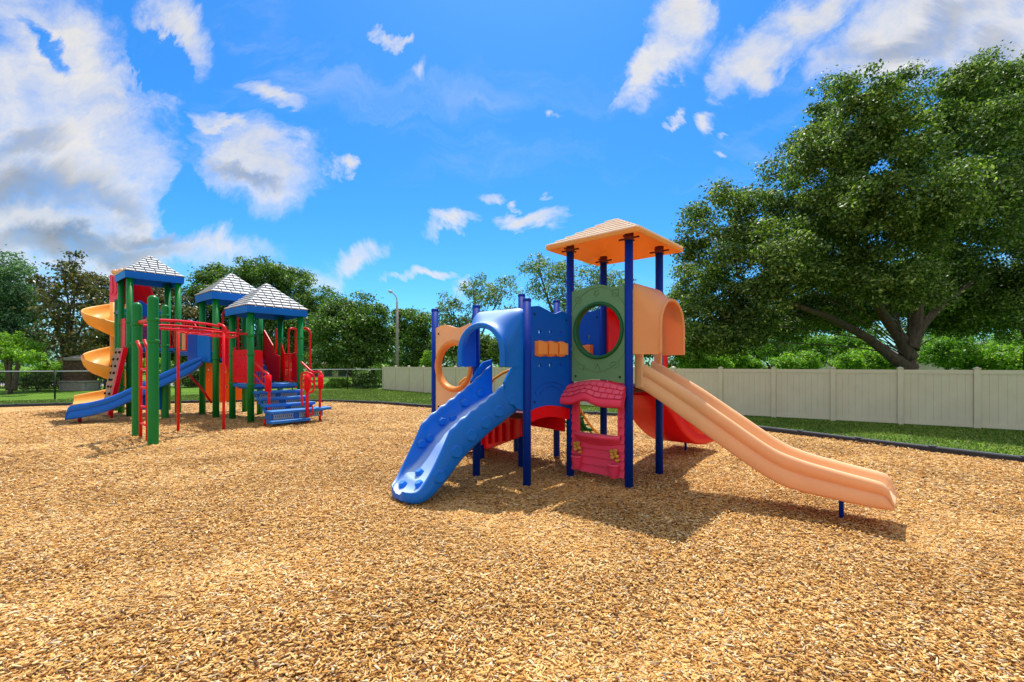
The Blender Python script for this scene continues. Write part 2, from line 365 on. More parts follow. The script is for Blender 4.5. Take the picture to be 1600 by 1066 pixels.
# ------------------------------------------------------------------ ground
def ground_mats():
    t = NT('lawn_soil'); tc = t.n('ShaderNodeTexCoord')
    a = t.noise(tc.outputs['Object'], .35, 5, .6); b = t.noise(tc.outputs['Object'], 9, 6, .75)
    c1 = t.ramp(a.outputs['Fac'], [(.3, rgb(72, 112, 24)), (.55, rgb(110, 148, 34)), (.75, rgb(142, 160, 58))]).outputs[0]
    c2 = t.ramp(b.outputs['Fac'], [(.25, (.25, .3, .25, 1)), (.7, (1, 1, 1, 1))]).outputs[0]
    t.L.new(t.mix(.8, c1, c2, 'MULTIPLY'), t.b.inputs['Base Color']); t.b.inputs['Roughness'].default_value = .9
    t.b.inputs['Specular IOR Level'].default_value = .2
    t.bump(b.outputs['Fac'], .8, .03)
    lawn = t.m
    t = NT('grass_blade'); g = t.n('ShaderNodeNewGeometry')
    tc = t.n('ShaderNodeTexCoord'); a = t.noise(tc.outputs['Object'], .5, 4, .6)
    c1 = t.ramp(g.outputs['Random Per Island'], [(0, rgb(70, 102, 26)), (.5, rgb(108, 136, 38)), (.85, rgb(138, 156, 58)), (1, rgb(176, 164, 98))]).outputs[0]
    c2 = t.ramp(a.outputs['Fac'], [(.35, (.62, .75, .6, 1)), (.65, (1, 1, 1, 1))]).outputs[0]
    col = t.mix(1.0, c1, c2, 'MULTIPLY')
    t.L.new(col, t.b.inputs['Base Color']); t.b.inputs['Roughness'].default_value = .6
    tr = t.n('ShaderNodeBsdfTranslucent'); t.L.new(col, tr.inputs['Color'])
    mx = t.n('ShaderNodeMixShader'); mx.inputs[0].default_value = .3
    t.L.new(t.b.outputs[0], mx.inputs[1]); t.L.new(tr.outputs[0], mx.inputs[2]); t.L.new(mx.outputs[0], t.out.inputs[0])
    blade = t.m
    CH_STOPS = [(0, rgb(88, 54, 30)), (.11, rgb(152, 100, 50)), (.26, rgb(208, 152, 80)), (.48, rgb(232, 180, 102)), (.70, rgb(240, 198, 126)),
                (.86, rgb(245, 214, 158)), (.95, rgb(238, 220, 184)), (.98, rgb(168, 154, 140)), (1, rgb(204, 150, 86))]
    t = NT('wood_chip'); g = t.n('ShaderNodeNewGeometry'); tc = t.n('ShaderNodeTexCoord')
    c1 = t.ramp(g.outputs['Random Per Island'], CH_STOPS).outputs[0]
    sc = t.n('ShaderNodeMapping'); sc.inputs['Scale'].default_value = (1, 1, 1); t.L.new(tc.outputs['Object'], sc.inputs['Vector'])
    gr = t.noise(sc.outputs[0], 220, 4, .7); c2 = t.ramp(gr.outputs['Fac'], [(.3, (.66, .6, .54, 1)), (.62, (1, 1, 1, 1))]).outputs[0]
    big = t.noise(tc.outputs['Object'], .7, 4, .6); c3 = t.ramp(big.outputs['Fac'], [(.34, (.76, .70, .62, 1)), (.48, (.95, .93, .9, 1)), (.62, (1.05, 1.04, 1.02, 1))]).outputs[0]
    t.L.new(t.mix(.9, t.mix(.8, c1, c2, 'MULTIPLY'), c3, 'MULTIPLY'), t.b.inputs['Base Color']); t.b.inputs['Roughness'].default_value = .8
    t.b.inputs['Specular IOR Level'].default_value = .25
    t.bump(gr.outputs['Fac'], .4, .003)
    chip = t.m
    t = NT('mulch_bed'); tc = t.n('ShaderNodeTexCoord')
    wn = t.noise(tc.outputs['Object'], 5, 3, .6)
    warp = t.n('ShaderNodeVectorMath', operation='MULTIPLY_ADD'); t.L.new(wn.outputs['Color'], warp.inputs[0]); warp.inputs[1].default_value = (.25, .25, 0); t.L.new(tc.outputs['Object'], warp.inputs[2])
    cols = []
    hs = []
    for ang, sc_ in ((.3, 1.0), (1.9, 1.15)):
        mp = t.n('ShaderNodeMapping'); mp.inputs['Rotation'].default_value = (0, 0, ang); mp.inputs['Scale'].default_value = (16 * sc_, 38 * sc_, 1)
        t.L.new(warp.outputs[0], mp.inputs['Vector'])
        vo = t.n('ShaderNodeTexVoronoi', voronoi_dimensions='2D'); vo.inputs['Scale'].default_value = 1.0; t.L.new(mp.outputs[0], vo.inputs['Vector'])
        sp = t.n('ShaderNodeSeparateColor'); t.L.new(vo.outputs['Color'], sp.inputs[0])
        cols.append(t.ramp(sp.outputs[0], CH_STOPS).outputs[0]); hs.append(sp.outputs[1]); 
        last = vo
    sel = t.noise(tc.outputs['Object'], 22, 2, .5)
    st = t.n('ShaderNodeMath', operation='GREATER_THAN'); t.L.new(sel.outputs['Fac'], st.inputs[0]); st.inputs[1].default_value = .5
    col = t.mix(st.outputs[0], cols[0], cols[1])
    fin = t.noise(tc.outputs['Object'], 45, 5, .75); c2 = t.ramp(fin.outputs['Fac'], [(.36, (.42, .34, .26, 1)), (.55, (1, 1, 1, 1))]).outputs[0]
    big = t.noise(tc.outputs['Object'], .7, 4, .6); c3 = t.ramp(big.outputs['Fac'], [(.34, (.76, .70, .62, 1)), (.48, (.95, .93, .9, 1)), (.62, (1.05, 1.04, 1.02, 1))]).outputs[0]
    t.L.new(t.mix(.9, t.mix(.85, col, c2, 'MULTIPLY'), c3, 'MULTIPLY'), t.b.inputs['Base Color']); t.b.inputs['Roughness'].default_value = .85
    t.b.inputs['Specular IOR Level'].default_value = .2
    hh = t.n('ShaderNodeMath', operation='ADD'); t.L.new(hs[0], hh.inputs[0]); t.L.new(fin.outputs['Fac'], hh.inputs[1])
    t.bump(hh.outputs[0], .9, .025)
    return lawn, blade, chip, t.m
LAWN, BLADE, CHIP, MULCH = ground_mats()

g = MB(); g.add([(-600, -60, 0), (600, -60, 0), (600, 900, 0), (-600, 900, 0)], [(0, 1, 2, 3)])
tag(g.build('ground', LAWN), kind='structure')

# the rim of the play area, anticlockwise as seen from above (from the near right, round the back, to the near left)
BPTS = [(10.9, -4), (11.0, 0), (10.6, 3.2), (9.75, 6.0), (8.83, 7.85), (7.64, 9.67), (6.6, 11.5), (5.3, 13.2), (3.9, 14.7), (2.3, 15.6), (.2, 16.5), (-3.25, 17.9),
        (-5.6, 19.6), (-8.5, 20.6), (-12, 20.6), (-16, 19.6), (-20.3, 18.2), (-24, 15), (-25.5, 9), (-25, 2), (-22, -4)]
def cr_poly(pts, n=8):
    out = []
    P = [Vector((p[0], p[1])) for p in pts]
    for i in range(len(P) - 1):
        p0, p1, p2, p3 = P[max(i-1, 0)], P[i], P[i+1], P[min(i+2, len(P)-1)]
        for k in range(n):
            t = k / n
            out.append(.5 * ((2*p1) + (-p0+p2)*t + (2*p0-5*p1+4*p2-p3)*t*t + (-p0+3*p1-3*p2+p3)*t**3))
    out.append(P[-1]); return out
BCUR = cr_poly(BPTS)
mb = MB(); tr = tessellate_polygon([[Vector((p.x, p.y, 0)) for p in BCUR]])
mb.add([(p.x, p.y, .006) for p in BCUR], [t if (BCUR[t[1]]-BCUR[t[0]]).cross(BCUR[t[2]]-BCUR[t[0]]) > 0 else t[::-1] for t in tr])
tag(mb.build('mulch_ground', MULCH), kind='structure')

BX = np.array([p.x for p in BCUR]); BY = np.array([p.y for p in BCUR])
def inside(x, y):
    r = np.zeros(len(x), bool); n = len(BX); j = n - 1
    for i in range(n):
        c = ((BY[i] > y) != (BY[j] > y)) & (x < (BX[j] - BX[i]) * (y - BY[i]) / (BY[j] - BY[i] + 1e-12) + BX[i])
        r ^= c; j = i
    return r

def chips():
    rng = np.random.default_rng(5)
    zones = [(0.9, 5.0, 5600, .84), (5.0, 8.0, 3300, .92), (8.0, 12.0, 1100, 1.2), (12.0, 17.0, 420, 1.45), (17.0, 24.0, 190, 1.7)]
    V = []; total = 0
    for (d0, d1, dens, grow) in zones:
        ang0, ang1 = math.radians(-60), math.radians(60)
        area = (ang1 - ang0) / 2 * (d1**2 - d0**2); n = int(area * dens)
        d = np.sqrt(rng.uniform(d0**2, d1**2, n)); a = rng.uniform(ang0, ang1, n)
        x = d * np.sin(a); y = d * np.cos(a); k = inside(x, y); x = x[k]; y = y[k]; n = len(x)
        L = rng.gamma(6, .0060, n).clip(.012, .085) * grow; Wd = rng.uniform(.006, .018, n) * grow; T = rng.uniform(.0015, .0045, n)
        yaw = rng.normal(.35, 1.1, n); pitch = rng.normal(0, .17, n); roll = rng.normal(0, .30, n)
        z = .008 + rng.random(n)**1.5 * .030 + .022 * np.sin(x * 1.3 + np.sin(y * 1.1) * 2) * np.sin(y * 1.6 + np.sin(x * .7)) 
        pit = -.05 * np.exp(-((x - 3.95)**2 + (y - 4.35)**2) / .35**2) + .03 * np.exp(-((x - 4.2)**2 + (y - 3.95)**2) / .4**2) + .03 * np.exp(-((x + 1.55)**2 + (y - 5.35)**2) / .35**2)
        z = np.maximum(z + pit, .008)
        taper = rng.uniform(.35, 1, n)
        lx = np.stack([-L, L, L, -L, -L, L, L, -L], 1) * .5
        w = Wd * .5; sk = rng.normal(0, .003, n)
        ly = np.stack([-w, -w * taper + sk, w * taper + sk, w, -w, -w * taper + sk, w * taper + sk, w], 1)
        lz = np.stack([-T]*4 + [T]*4, 1) * .5
        cr, sr = np.cos(roll)[:, None], np.sin(roll)[:, None]
        y1 = ly * cr - lz * sr; z1 = ly * sr + lz * cr
        cp, sp_ = np.cos(pitch)[:, None], np.sin(pitch)[:, None]
        x2 = lx * cp + z1 * sp_; z2 = -lx * sp_ + z1 * cp
        cy, sy = np.cos(yaw)[:, None], np.sin(yaw)[:, None]
        x3 = x2 * cy - y1 * sy; y3 = x2 * sy + y1 * cy
        V.append(np.stack([x3 + x[:, None], y3 + y[:, None], z2 + z[:, None]], 2).reshape(-1, 3)); total += n
    V = np.concatenate(V); n = len(V) // 8
    q = np.array([[4, 5, 6, 7], [0, 1, 5, 4], [1, 2, 6, 5], [2, 3, 7, 6], [3, 0, 4, 7]])
    F = (np.arange(n)[:, None, None] * 8 + q[None]).reshape(-1, 4)
    o = arr('wood_chips', V, None, 4, CHIP, faces=F); tag(o, 'loose golden wood chips covering the play area', 'wood chips', kind='stuff')
chips()

def fence_side(x, y):   # True on our side of the vinyl fence
    fx = np.array([-40, -22.1, -11.2, -8.75, 5.8, 14.9, 30]); fy = np.array([13, 22, 31, 31, 16.2, 10.45, 1])
    return y < np.interp(x, fx, fy) - .05
def grass():
    rng = np.random.default_rng(9)
    n = 620000
    d = np.sqrt(rng.uniform(7**2, 34**2, n)); a = rng.uniform(math.radians(-58), math.radians(58), n)
    x = d * np.sin(a); y = d * np.cos(a)
    k = (~inside(x, y)) & fence_side(x, y); x = x[k]; y = y[k]; d = d[k]; n = len(x)
    keep = rng.random(n) < np.clip(1.2 - d / 60, .3, 1); x = x[keep]; y = y[keep]; d = d[keep]; n = len(x)
    h = rng.uniform(.018, .045, n) * (1 + d / 40); w = rng.uniform(.004, .008, n) * (1 + d / 12); yaw = rng.uniform(0, 6.28, n); lean = rng.normal(0, .035, (n, 2))
    cx, sx = np.cos(yaw) * w, np.sin(yaw) * w; z0 = np.zeros(n)
    V = np.stack([np.stack([x - cx, y - sx, z0], 1), np.stack([x + cx, y + sx, z0], 1), np.stack([x + lean[:, 0], y + lean[:, 1], h], 1)], 1).reshape(-1, 3)
    o = arr('grass', V, None, 3, BLADE, faces=np.arange(n * 3).reshape(-1, 3)); tag(o, 'mown green lawn grass around the play area', 'grass', kind='stuff')
grass()

# black border timbers: one thing, a part per timber
def border():
    root = empty('border_edging', (8.83, 7.85, 0), 'black plastic timber edging curving round the wood chip play area', 'edging')
    L = 0; segs = []; cur = [BCUR[0]]; 
    # resample at 1.2 m
    pts = [BCUR[0]]; acc = 0
    for a, b in zip(BCUR, BCUR[1:]):
        l = (b - a).length; s0 = 0
        while acc + l - s0 >= 1.22:
            s0 += 1.22 - acc; acc = 0; pts.append(a.lerp(b, s0 / l))
        acc += l - s0
    n = 0
    for a, b in zip(pts, pts[1:]):
        mid = (a + b) / 2
        if mid.y < 1 : continue
        M, l = frame(a, b)
        # chip side is to the left of the direction of travel => -normal side
        m = MB(); 
        prof = [(-.05, 0), (-.05, .095), (-.035, .118), (.035, .118), (.05, .095), (.05, 0)]
        rows = [[(x, p[0], p[1]) for p in prof] for x in (.0, .02, l - .02, l)]
        m.grid(rows, M, smooth=False, flip=True)
        for x in (0, l): m.add([(x, p[0], p[1]) for p in prof], [tuple(range(6))], M)
        t = m.build('timber', BLACKP, root, bevel=.004)
        s = MB(); s.tube([(l, 0, 0), (l, 0, .13)], .07, 10, M); s.box(l - .10, l + .10, -.062, .062, .0, .10, M); s.build('joint', BLACKP, t, bevel=.004); n += 1
border()

# ------------------------------------------------------------------ shared play-structure builders
def roof_rows(mb, base, C, ex, ey, k, z0, z1, rows, shingle, lift=.02, gap=.012, out=1.0):
    """stepped rows of slabs on the four faces of a pyramid; C centre, ex/ey unit directions, k half side"""
    C = Vector((C[0], C[1], 0)); ex = Vector((ex[0], ex[1], 0)); ey = Vector((ey[0], ey[1], 0))
    dirs = [(ex, ey), (ey, -ex), (-ex, -ey), (-ey, ex)]
    for fi, (n, t) in enumerate(dirs):
        slope = (n * k - Vector((0, 0, 0))); rise = z1 - z0
        nn = Vector((n.x * rise, n.y * rise, k)).normalized()
        for r in range(rows):
            f0 = r / rows; f1 = (r + 1) / rows - .018 if r < rows - 1 else .985
            def P(f, s, up):   # f 0 eave..1 peak, s -1..1 along
                kk = k * (1 - f)
                return C + n * kk + t * (kk * s) + Vector((0, 0, z0 + rise * f)) + nn * up
            if shingle:
                w = 2 * k * (1 - f0); cnt = max(1, int(round(w / shingle)))
                off = .5 if r % 2 else 0
                edges = [-1] + [(-1 + 2 * (i + off) / cnt) for i in range(0 if off else 1, cnt)] + [1]
            else: edges = [-1, 1]
            for a, b in zip(edges, edges[1:]):
                g_ = gap / (k * (1 - f0)) if shingle else 0
                a2 = a + (g_ if a > -1 else 0); b2 = b - (g_ if b < 1 else 0)
                if b2 <= a2: continue
                # keep the side edges vertical in the face plane
                kk0 = k * (1 - f0); kk1 = k * (1 - f1)
                def Q(f, x, up):
                    kk = k * (1 - f); x = max(-kk, min(kk, x))
                    return C + n * kk + t * x + Vector((0, 0, z0 + rise * f)) + nn * up
                xa, xb = a2 * kk0, b2 * kk0
                vs = [Q(f0, xa, .002), Q(f0, xb, .002), Q(f1, xb, .002), Q(f1, xa, .002), Q(f0, xa, lift), Q(f0, xb, lift), Q(f1, xb, .004), Q(f1, xa, .004)]
                mb.add(vs, [(4, 5, 6, 7), (0, 1, 5, 4), (1, 2, 6, 5), (3, 0, 4, 7)])

def hood(M, w, zb, zt0, zt1, depth, mat, parent, name='tunnel_hood', th=.035, wf=None, lipmat=None, r0=.12, bead=.022):
    """arched plastic canopy over a slide mouth: full-width wavy panel at the back, round arch at the front"""
    wf = wf or w * .9
    def prof(a, zt, r, n=10, bulge=0):
        r = min(r, a); pts = []
        for i in range(6): pts.append((-a, zb + (zt - r - zb) * i / 6))
        for i in range(n + 1):
            t = math.pi - math.pi / 2 * i / n; pts.append((-a + r + r * math.cos(t), zt - r + r * math.sin(t)))
        for i in range(1, 6): pts.append((-a + r + (2 * a - 2 * r) * i / 6, zt + bulge * math.sin(math.pi * i / 6)))
        for i in range(n + 1):
            t = math.pi / 2 - math.pi / 2 * i / n; pts.append((a - r + r * math.cos(t), zt - r + r * math.sin(t)))
        for i in range(5, -1, -1): pts.append((a, zb + (zt - r - zb) * i / 6))
        return pts
    steps = 12; outer = []; inner = []
    for i in range(steps + 1):
        t = i / steps; e = t * t * (3 - 2 * t)
        a = w / 2 + (wf / 2 - w / 2) * e; zt = zt0 + (zt1 - zt0) * e; r = r0 + (wf / 2 * .97 - r0) * min(1, e * 1.15)
        rnd = 0 if t < .9 else (t - .9) * .15
        outer.append([(w / 2 + x * (1 - rnd), depth * t, z - rnd * .5 * (z > zb + .05)) for x, z in prof(a, zt, r)])
        inner.append([(w / 2 + x, depth * t, z) for x, z in prof(a - th, zt - th, max(.05, r - th))])
    m = MB(); m.grid(outer, M, flip=False); m.grid(inner, M, flip=True)
    # rims
    m.grid([outer[-1], [((o[0] + q[0]) / 2, o[1] + .012, (o[2] + q[2]) / 2) for o, q in zip(outer[-1], inner[-1])], inner[-1]], M)
    m.grid([inner[0], outer[0]], M, smooth=False)
    for k in (0, -1): m.grid([[r[k] for r in outer], [r[k] for r in inner]], M, smooth=False, flip=(k == 0))
    o = m.build(name, mat, parent)
    c = MB(); c.tube([((p[0] - w / 2) * .985 + w / 2, p[1] - .01, p[2] - .012 * (p[2] > zb + .05)) for p in outer[-1]], bead, 10, M); c.build('hood_lip', mat, o)
    return o

def slide(M, xc, w, top, bot, mat, parent, name='slide', end=None, wall=.085, n=60, twist=None, groove=True, rim=None):
    """open chute: top(t), bot(t) heights of wall top and underside, t distance out; local x across"""
    ct, cb = smooth_tab(top), smooth_tab(bot); t1 = top[-1][0]; t0 = top[0][0]
    rows = []; h = w / 2
    for i in range(n + 1):
        t = t0 + (t1 - t0) * i / n; zt, zb = ct(t), cb(t)
        H = zt - zb; bed = zb + min(.10, H * .3); k = 1.0
        e = (t1 - t)
        if e < .12: q = math.sqrt(max(0, 1 - (1 - e / .12) ** 2)); zt = zb + .05 + (zt - zb - .05) * q; 
        H = zt - zb; bed = min(bed, zb + H * .6)
        f = .018 if groove else 0
        P = [(-h + .03, zb), (-h + .008, zb + .03 * min(1, H / .2)), (-h + f, zb + H * .50), (-h + f + .012, zb + H * .53), (-h + f + .012, zb + H * .56), (-h + f * .5, zb + H * .585), (-h + .004, zb + H * .85),
             (-h + .022, zb + H * .965), (-h + .042, zt), (-h + .06, zb + H * .965), (-h + wall, zb + H * .85), (-h + wall + .02, bed + .05 * min(1, H / .3)), (-h + wall + .06, bed + .01), (-h + wall + .12, bed)]
        full = P + [(-x, z) for x, z in reversed(P)]
        ins = [(x * .99, z) for x, z in full]
        rows.append([(xc + x, t, z) for x, z in full])
    m = MB(); m.grid(rows, M, closeu=True, flip=True)
    m.add(rows[-1], [tuple(range(len(rows[-1])))], M); m.add(rows[0], [tuple(range(len(rows[0])))], M)
    return m.build(name, mat, parent)

def bolt(M, x, y, z, parent, mat, r=.012, name='bolt'):
    m = MB(); m.tube([(x, y, z), (x, y + .012, z)], r, 8, M); return m.build(name, mat, parent)

# ------------------------------------------------------------------ right-hand play structure (blue posts)
sR = .97; U = Vector((.743, -.669)); Vv = Vector((.669, .743)); A0 = Vector((.880, 6.88))
def gp(i, j): return A0 + U * (sR * i) + Vv * (sR * j)
R1 = empty('toddler_play_structure', (A0.x, A0.y, 0), 'blue posted play structure with peach roof, peach slide and blue climbing chute, nearest the camera', 'play structure', None)
PA, PB, PC, PD, PE, PF, PH, PI_, PJ, PG, PK = gp(0, 0), gp(1, 0), gp(1, 1), gp(0, 1), Vector((.21, 6.38)), Vector((-.545, 6.95)), gp(-1, 0), gp(-1, 1), gp(-2, 1), Vector((-1.27, 7.50)), Vector((-.55, 8.15))
for P, h in ((PA, 3.49), (PB, 3.49), (PC, 3.49), (PD, 3.49), (PE, 2.63), (PF, 2.61), (PH, 2.87), (PI_, 2.87), (PJ, 1.9), (PG, 2.62), (PK, 1.2)):
    m = MB(); r = .057
    m.tube([(P.x, P.y, 0), (P.x, P.y, h - .02)], r, 20)
    post = m.build('post', BLUEPOST, R1, origin=(P.x, P.y, 0))
    if h < 3:
        c = MB(); c.lathe([(r + .004, h - .05), (r + .004, h - .012), (r - .006, h), (0.001, h + .003)], Matrix.Translation((P.x, P.y, 0)), 20); c.build('cap', BLUEPOST, post)
# decks
def deck(P, ex, ey, a, b, z, mat, parent, th=.05, name='deck'):
    M = Matrix(((ex.x, ey.x, 0, P.x), (ex.y, ey.y, 0, P.y), (0, 0, 1, 0), (0, 0, 0, 1)))
    m = MB(); m.box(.0, a, .0, b, z - th, z, M); m.box(.03, a - .03, .03, b - .03, z - th - .05, z - th - .001, M)
    return m.build(name, mat, parent, bevel=.01)
deck(PA + Vector((.0, .0)), U, Vv, sR, sR, 1.40, MAROON, R1)
deck(gp(-1, 0), U, Vv, sR, sR, 1.22, MAROON, R1)
deck(PE, -U, Vv, .90, .95, 1.02, MAROON, R1)
deck(PF, -U, Vv, .90, .95, 1.0, MAROON, R1)

# tower roof
RC = (PA + PD + PB + PC) / 4; KR = .76
def pyramid_shell(C, ex, ey, k, z0, z1, th, rim):
    C3 = Vector((C.x, C.y, 0)); e1 = Vector((ex.x, ex.y, 0)); e2 = Vector((ey.x, ey.y, 0))
    m = MB(); cs = [(-1, -1), (1, -1), (1, 1), (-1, 1)]
    def ring(kk, z): 
        pts = []
        for (a, b), (a2, b2) in zip(cs, cs[1:] + cs[:1]):
            for q in np.linspace(0, 1, 8, endpoint=False): 
                s_ = a + (a2 - a) * q; t_ = b + (b2 - b) * q
                rr = .985 if q == 0 else 1.0
                pts.append(tuple(C3 + e1 * kk * s_ * rr + e2 * kk * t_ * rr + Vector((0, 0, z))))
        return pts
    out = [ring(k - .01, z0 - rim), ring(k, z0 - rim * .6), ring(k, z0 - .004), ring(k - .012, z0 + .006)] + [ring((k - .012) * (1 - f) + .002, z0 + (z1 - z0) * f) for f in (.25, .5, .75, 1.0)]
    inn = [ring(k - .03, z0 - rim), ring(k - .05, z0 - .02)] + [ring((k - .05) * (1 - f) + .002, z0 - .02 + (z1 - z0 - th) * f) for f in (.25, .5, .75, 1.0)]
    m.grid(out, None, closeu=True, smooth=False); m.grid(inn, None, closeu=True, smooth=False, flip=True); m.grid([inn[0], out[0]], None, closeu=True, smooth=False)
    return m
roofm = pyramid_shell(RC, U, Vv, KR, 3.475, 3.90, .03, .05)
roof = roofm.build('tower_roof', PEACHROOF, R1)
m = MB(); roof_rows(m, None, (RC.x, RC.y), (U.x, U.y), (Vv.x, Vv.y), KR - .012, 3.482, 3.915, 7, None, lift=.022)
m.build('roof_slats', PEACHSLAT, roof)
for P, dx, dy in ((PA, 1, 1), (PB, -1, 1), (PC, -1, -1), (PD, 1, -1)):
    m = MB()
    for d in (U, Vv):
        a = P - d * .15; b = P + d * .15
        m.tube([(a.x, a.y, 3.43), (b.x, b.y, 3.43)], .014, 8)
    m.tube([(P.x, P.y, 3.40), (P.x, P.y, 3.50)], .064, 16)
    m.build('bracket', MAROON, roof)

# sage panel with bubble window
M, w = frame(PA, PB)
x0, x1 = .05, w - .05
top = [(x1 - (x1 - x0) * i / 24, 2.80 + .035 * math.sin(math.pi * (1 - i / 24) * 2.0 - .6) * (.4) + .045 * math.exp(-((1 - i / 24 - .5) / .22) ** 2)) for i in range(25)]
outer = [(x0, 1.45)] + [(x0 + (x1 - x0) * i / 10, 1.43 + .06 * math.sin(math.pi * i / 10)) for i in range(1, 10)] + [(x1, 1.45)] + top
m = MB(); m.panel(outer, [circ(w / 2 + .01, 2.19, .375, 48)], -.02, .03, M)
pn = m.build('window_panel', GREENP, R1, bevel=.012, seg=3, label='sage green panel with round window')
m = MB(); C_ = M @ Matrix.Translation((w / 2 + .01, 0, 2.19)) @ Matrix.Rotation(math.radians(90), 4, 'X')
m.lathe([(.36, .035), (.362, -.03), (.37, -.055), (.39, -.063), (.408, -.05), (.415, -.031), (.415, .02), (.36, .035)], C_, 56)
m.build('window_rim', GREENRIM, pn)
def relief(pts, close=True, r=.006, z=.033):
    m = MB(); pp = [(x, z, y) for x, y in pts]
    if close: pp = pp + [pp[0]]
    m.tube(pp, r, 6, M, cap=False); return m
cx = w / 2 + .01
def addrel(pts, close=True): relief(pts, close).build('moulded_shape', GREENP, pn)
addrel([(cx + (p[0]), p[1]) for p in [(-.33 + .05 * math.cos(a), 2.66 + .05 * math.sin(a)) for a in np.linspace(0, 6.283, 14, endpoint=False)]])
addrel([(cx + .24, 2.66), (cx + .33, 2.66), (cx + .33, 2.75), (cx + .24, 2.75)])
addrel([(cx + (.05 if i % 2 else .022) * math.cos(i * math.pi / 5 + .3) - .02, 2.73 + (.05 if i % 2 else .022) * math.sin(i * math.pi / 5 + .3)) for i in range(10)])
addrel([(cx - .06, 1.60), (cx + .06, 1.60), (cx, 1.71)])
addrel([(cx + .27 + .075 * math.cos(a), 1.70 + .04 * math.sin(a)) for a in np.linspace(0, 6.283, 14, endpoint=False)])
addrel([(cx - .33, 1.66), (cx - .24, 1.63), (cx - .22, 1.69), (cx - .31, 1.72)])
for a0, a1 in ((200, 340), (25, 155)):
    addrel([(cx + .50 * math.cos(math.radians(a)), 2.19 + (.585 if a0 > 100 else .62) * math.sin(math.radians(a))) for a in np.linspace(a0, a1, 24)], False)
for bx_ in (.12, w - .12): bolt(M, bx_, .03, 1.53, pn, DARK, .016)

# pink playhouse panel under the window
zlo = .13; wx0, wx1, wz0, wz1 = .17, w - .15, .70, 1.16
outer = [(x0, zlo), (x1, zlo), (x1, 1.42), (w / 2 + .25, 1.44), (w / 2, 1.47), (w / 2 - .25, 1.44), (x0, 1.42)]
m = MB(); m.panel(outer, [[(wx0, wz0), (wx1, wz0), (wx1, wz1), (wx0, wz1)]], -.02, .018, M)
house = m.build('playhouse_panel', PINK, R1, bevel=.008)
m = MB()
for i in range(9):
    z = zlo + .008 + i * .118; z2 = z + .112
    if z2 < wz0 - .02 or z > wz1: segs = [(x0, x1)]
    else: segs = [(x0, wx0 - .03), (wx1 + .03, x1)]
    if z > 1.05: continue
    for a, b in segs:
        m.add([(a, .0185, z), (b, .0185, z), (b, .046, z), (a, .046, z), (a, .0185, z2), (b, .0185, z2), (b, .0195, z2), (a, .0195, z2)],
              [(0, 1, 2, 3), (3, 2, 6, 7), (0, 3, 7, 4), (1, 5, 6, 2), (4, 7, 6, 5)], M)
m.build('clapboard', PINK, house, bevel=.003)
m = MB()   # window surround and curved sill
m.box(wx0 - .035, wx0 - .001, .0, .045, wz0, wz1, M); m.box(wx1 + .001, wx1 + .035, .0, .045, wz0, wz1, M)
rows = []
for i in range(17):
    t = i / 16; x = wx0 - .05 + (wx1 - wx0 + .10) * t; d = .05 + .11 * math.sin(math.pi * t) ** .7; zz_ = wz0 - .012
    rows.append([(x, .02, zz_ + .02), (x, .02 + d, zz_ + .012), (x, .025 + d, zz_ - .015), (x, .015 + d * .75, zz_ - .045), (x, .02 + d * .25, zz_ - .08 - .04 * math.sin(math.pi * t)), (x, .02, zz_ - .10 - .06 * math.sin(math.pi * t))])
m.grid(rows, M); m.build('window_sill', PINK, house)
m = MB()   # moulded awning with shingles
rows = []; rows2 = []
for i in range(33):
    t = i / 32; x = -.03 + (w + .04) * t
    crest = .0 if not .28 < t < .82 else 0
    ze = 1.13 + .075 * math.exp(-((t - .40) / .15) ** 2)
    zt = 1.43 + .07 * math.sin(math.pi * t)
    xs = x + (.03 - .06 * t)
    rows.append([(xs, .03, zt - .02), (xs, .065, zt - .035), (x, .215, ze + .09), (x, .235, ze + .045), (x, .23, ze), (x, .205, ze - .02), (x, .17, ze), (xs, .03, zt - .10)])
m.grid(rows, M, flip=True)
for k in (0, -1): m.add(rows[k], [tuple(range(8))], M)
aw = m.build('awning', DPINK, house)
m = MB()
m.grid([[(p[0], p[1] + .004, p[2] + .004) for p in rw[2:7]] for rw in rows], M, flip=True)
m.build('awning_lip', PINK, aw)
m = MB()
for r in range(3):
    n_ = 9 - 0
    for i in range(n_ + (r % 2)):
        a = (i - .5 * (r % 2)) / n_; b = a + 1 / n_; a = max(0.01, a + .006); b = min(.99, b - .006)
        if b - a < .03: continue
        def AP(t, f, up):
            x = -.03 + (w + .04) * t; ze = 1.13 + .075 * math.exp(-((t - .40) / .15) ** 2); zt = 1.43 + .07 * math.sin(math.pi * t); xs = x + (.03 - .06 * t)
            a_, b_ = Vector((xs, .065, zt - .035)), Vector((x, .215, ze + .09)); p = a_.lerp(b_, f); return p + Vector((0, .8, .6)) * up
        f0, f1 = r * .31 + .03, (r + 1) * .31 + .005
        m.add([AP(a, f0, .003), AP(b, f0, .003), AP(b, f1, .02), AP(a, f1, .02), AP(b, f1, 0), AP(a, f1, 0)], [(0, 3, 2, 1), (3, 5, 4, 2)], M)
m.build('awning_shingles', PINK, aw)
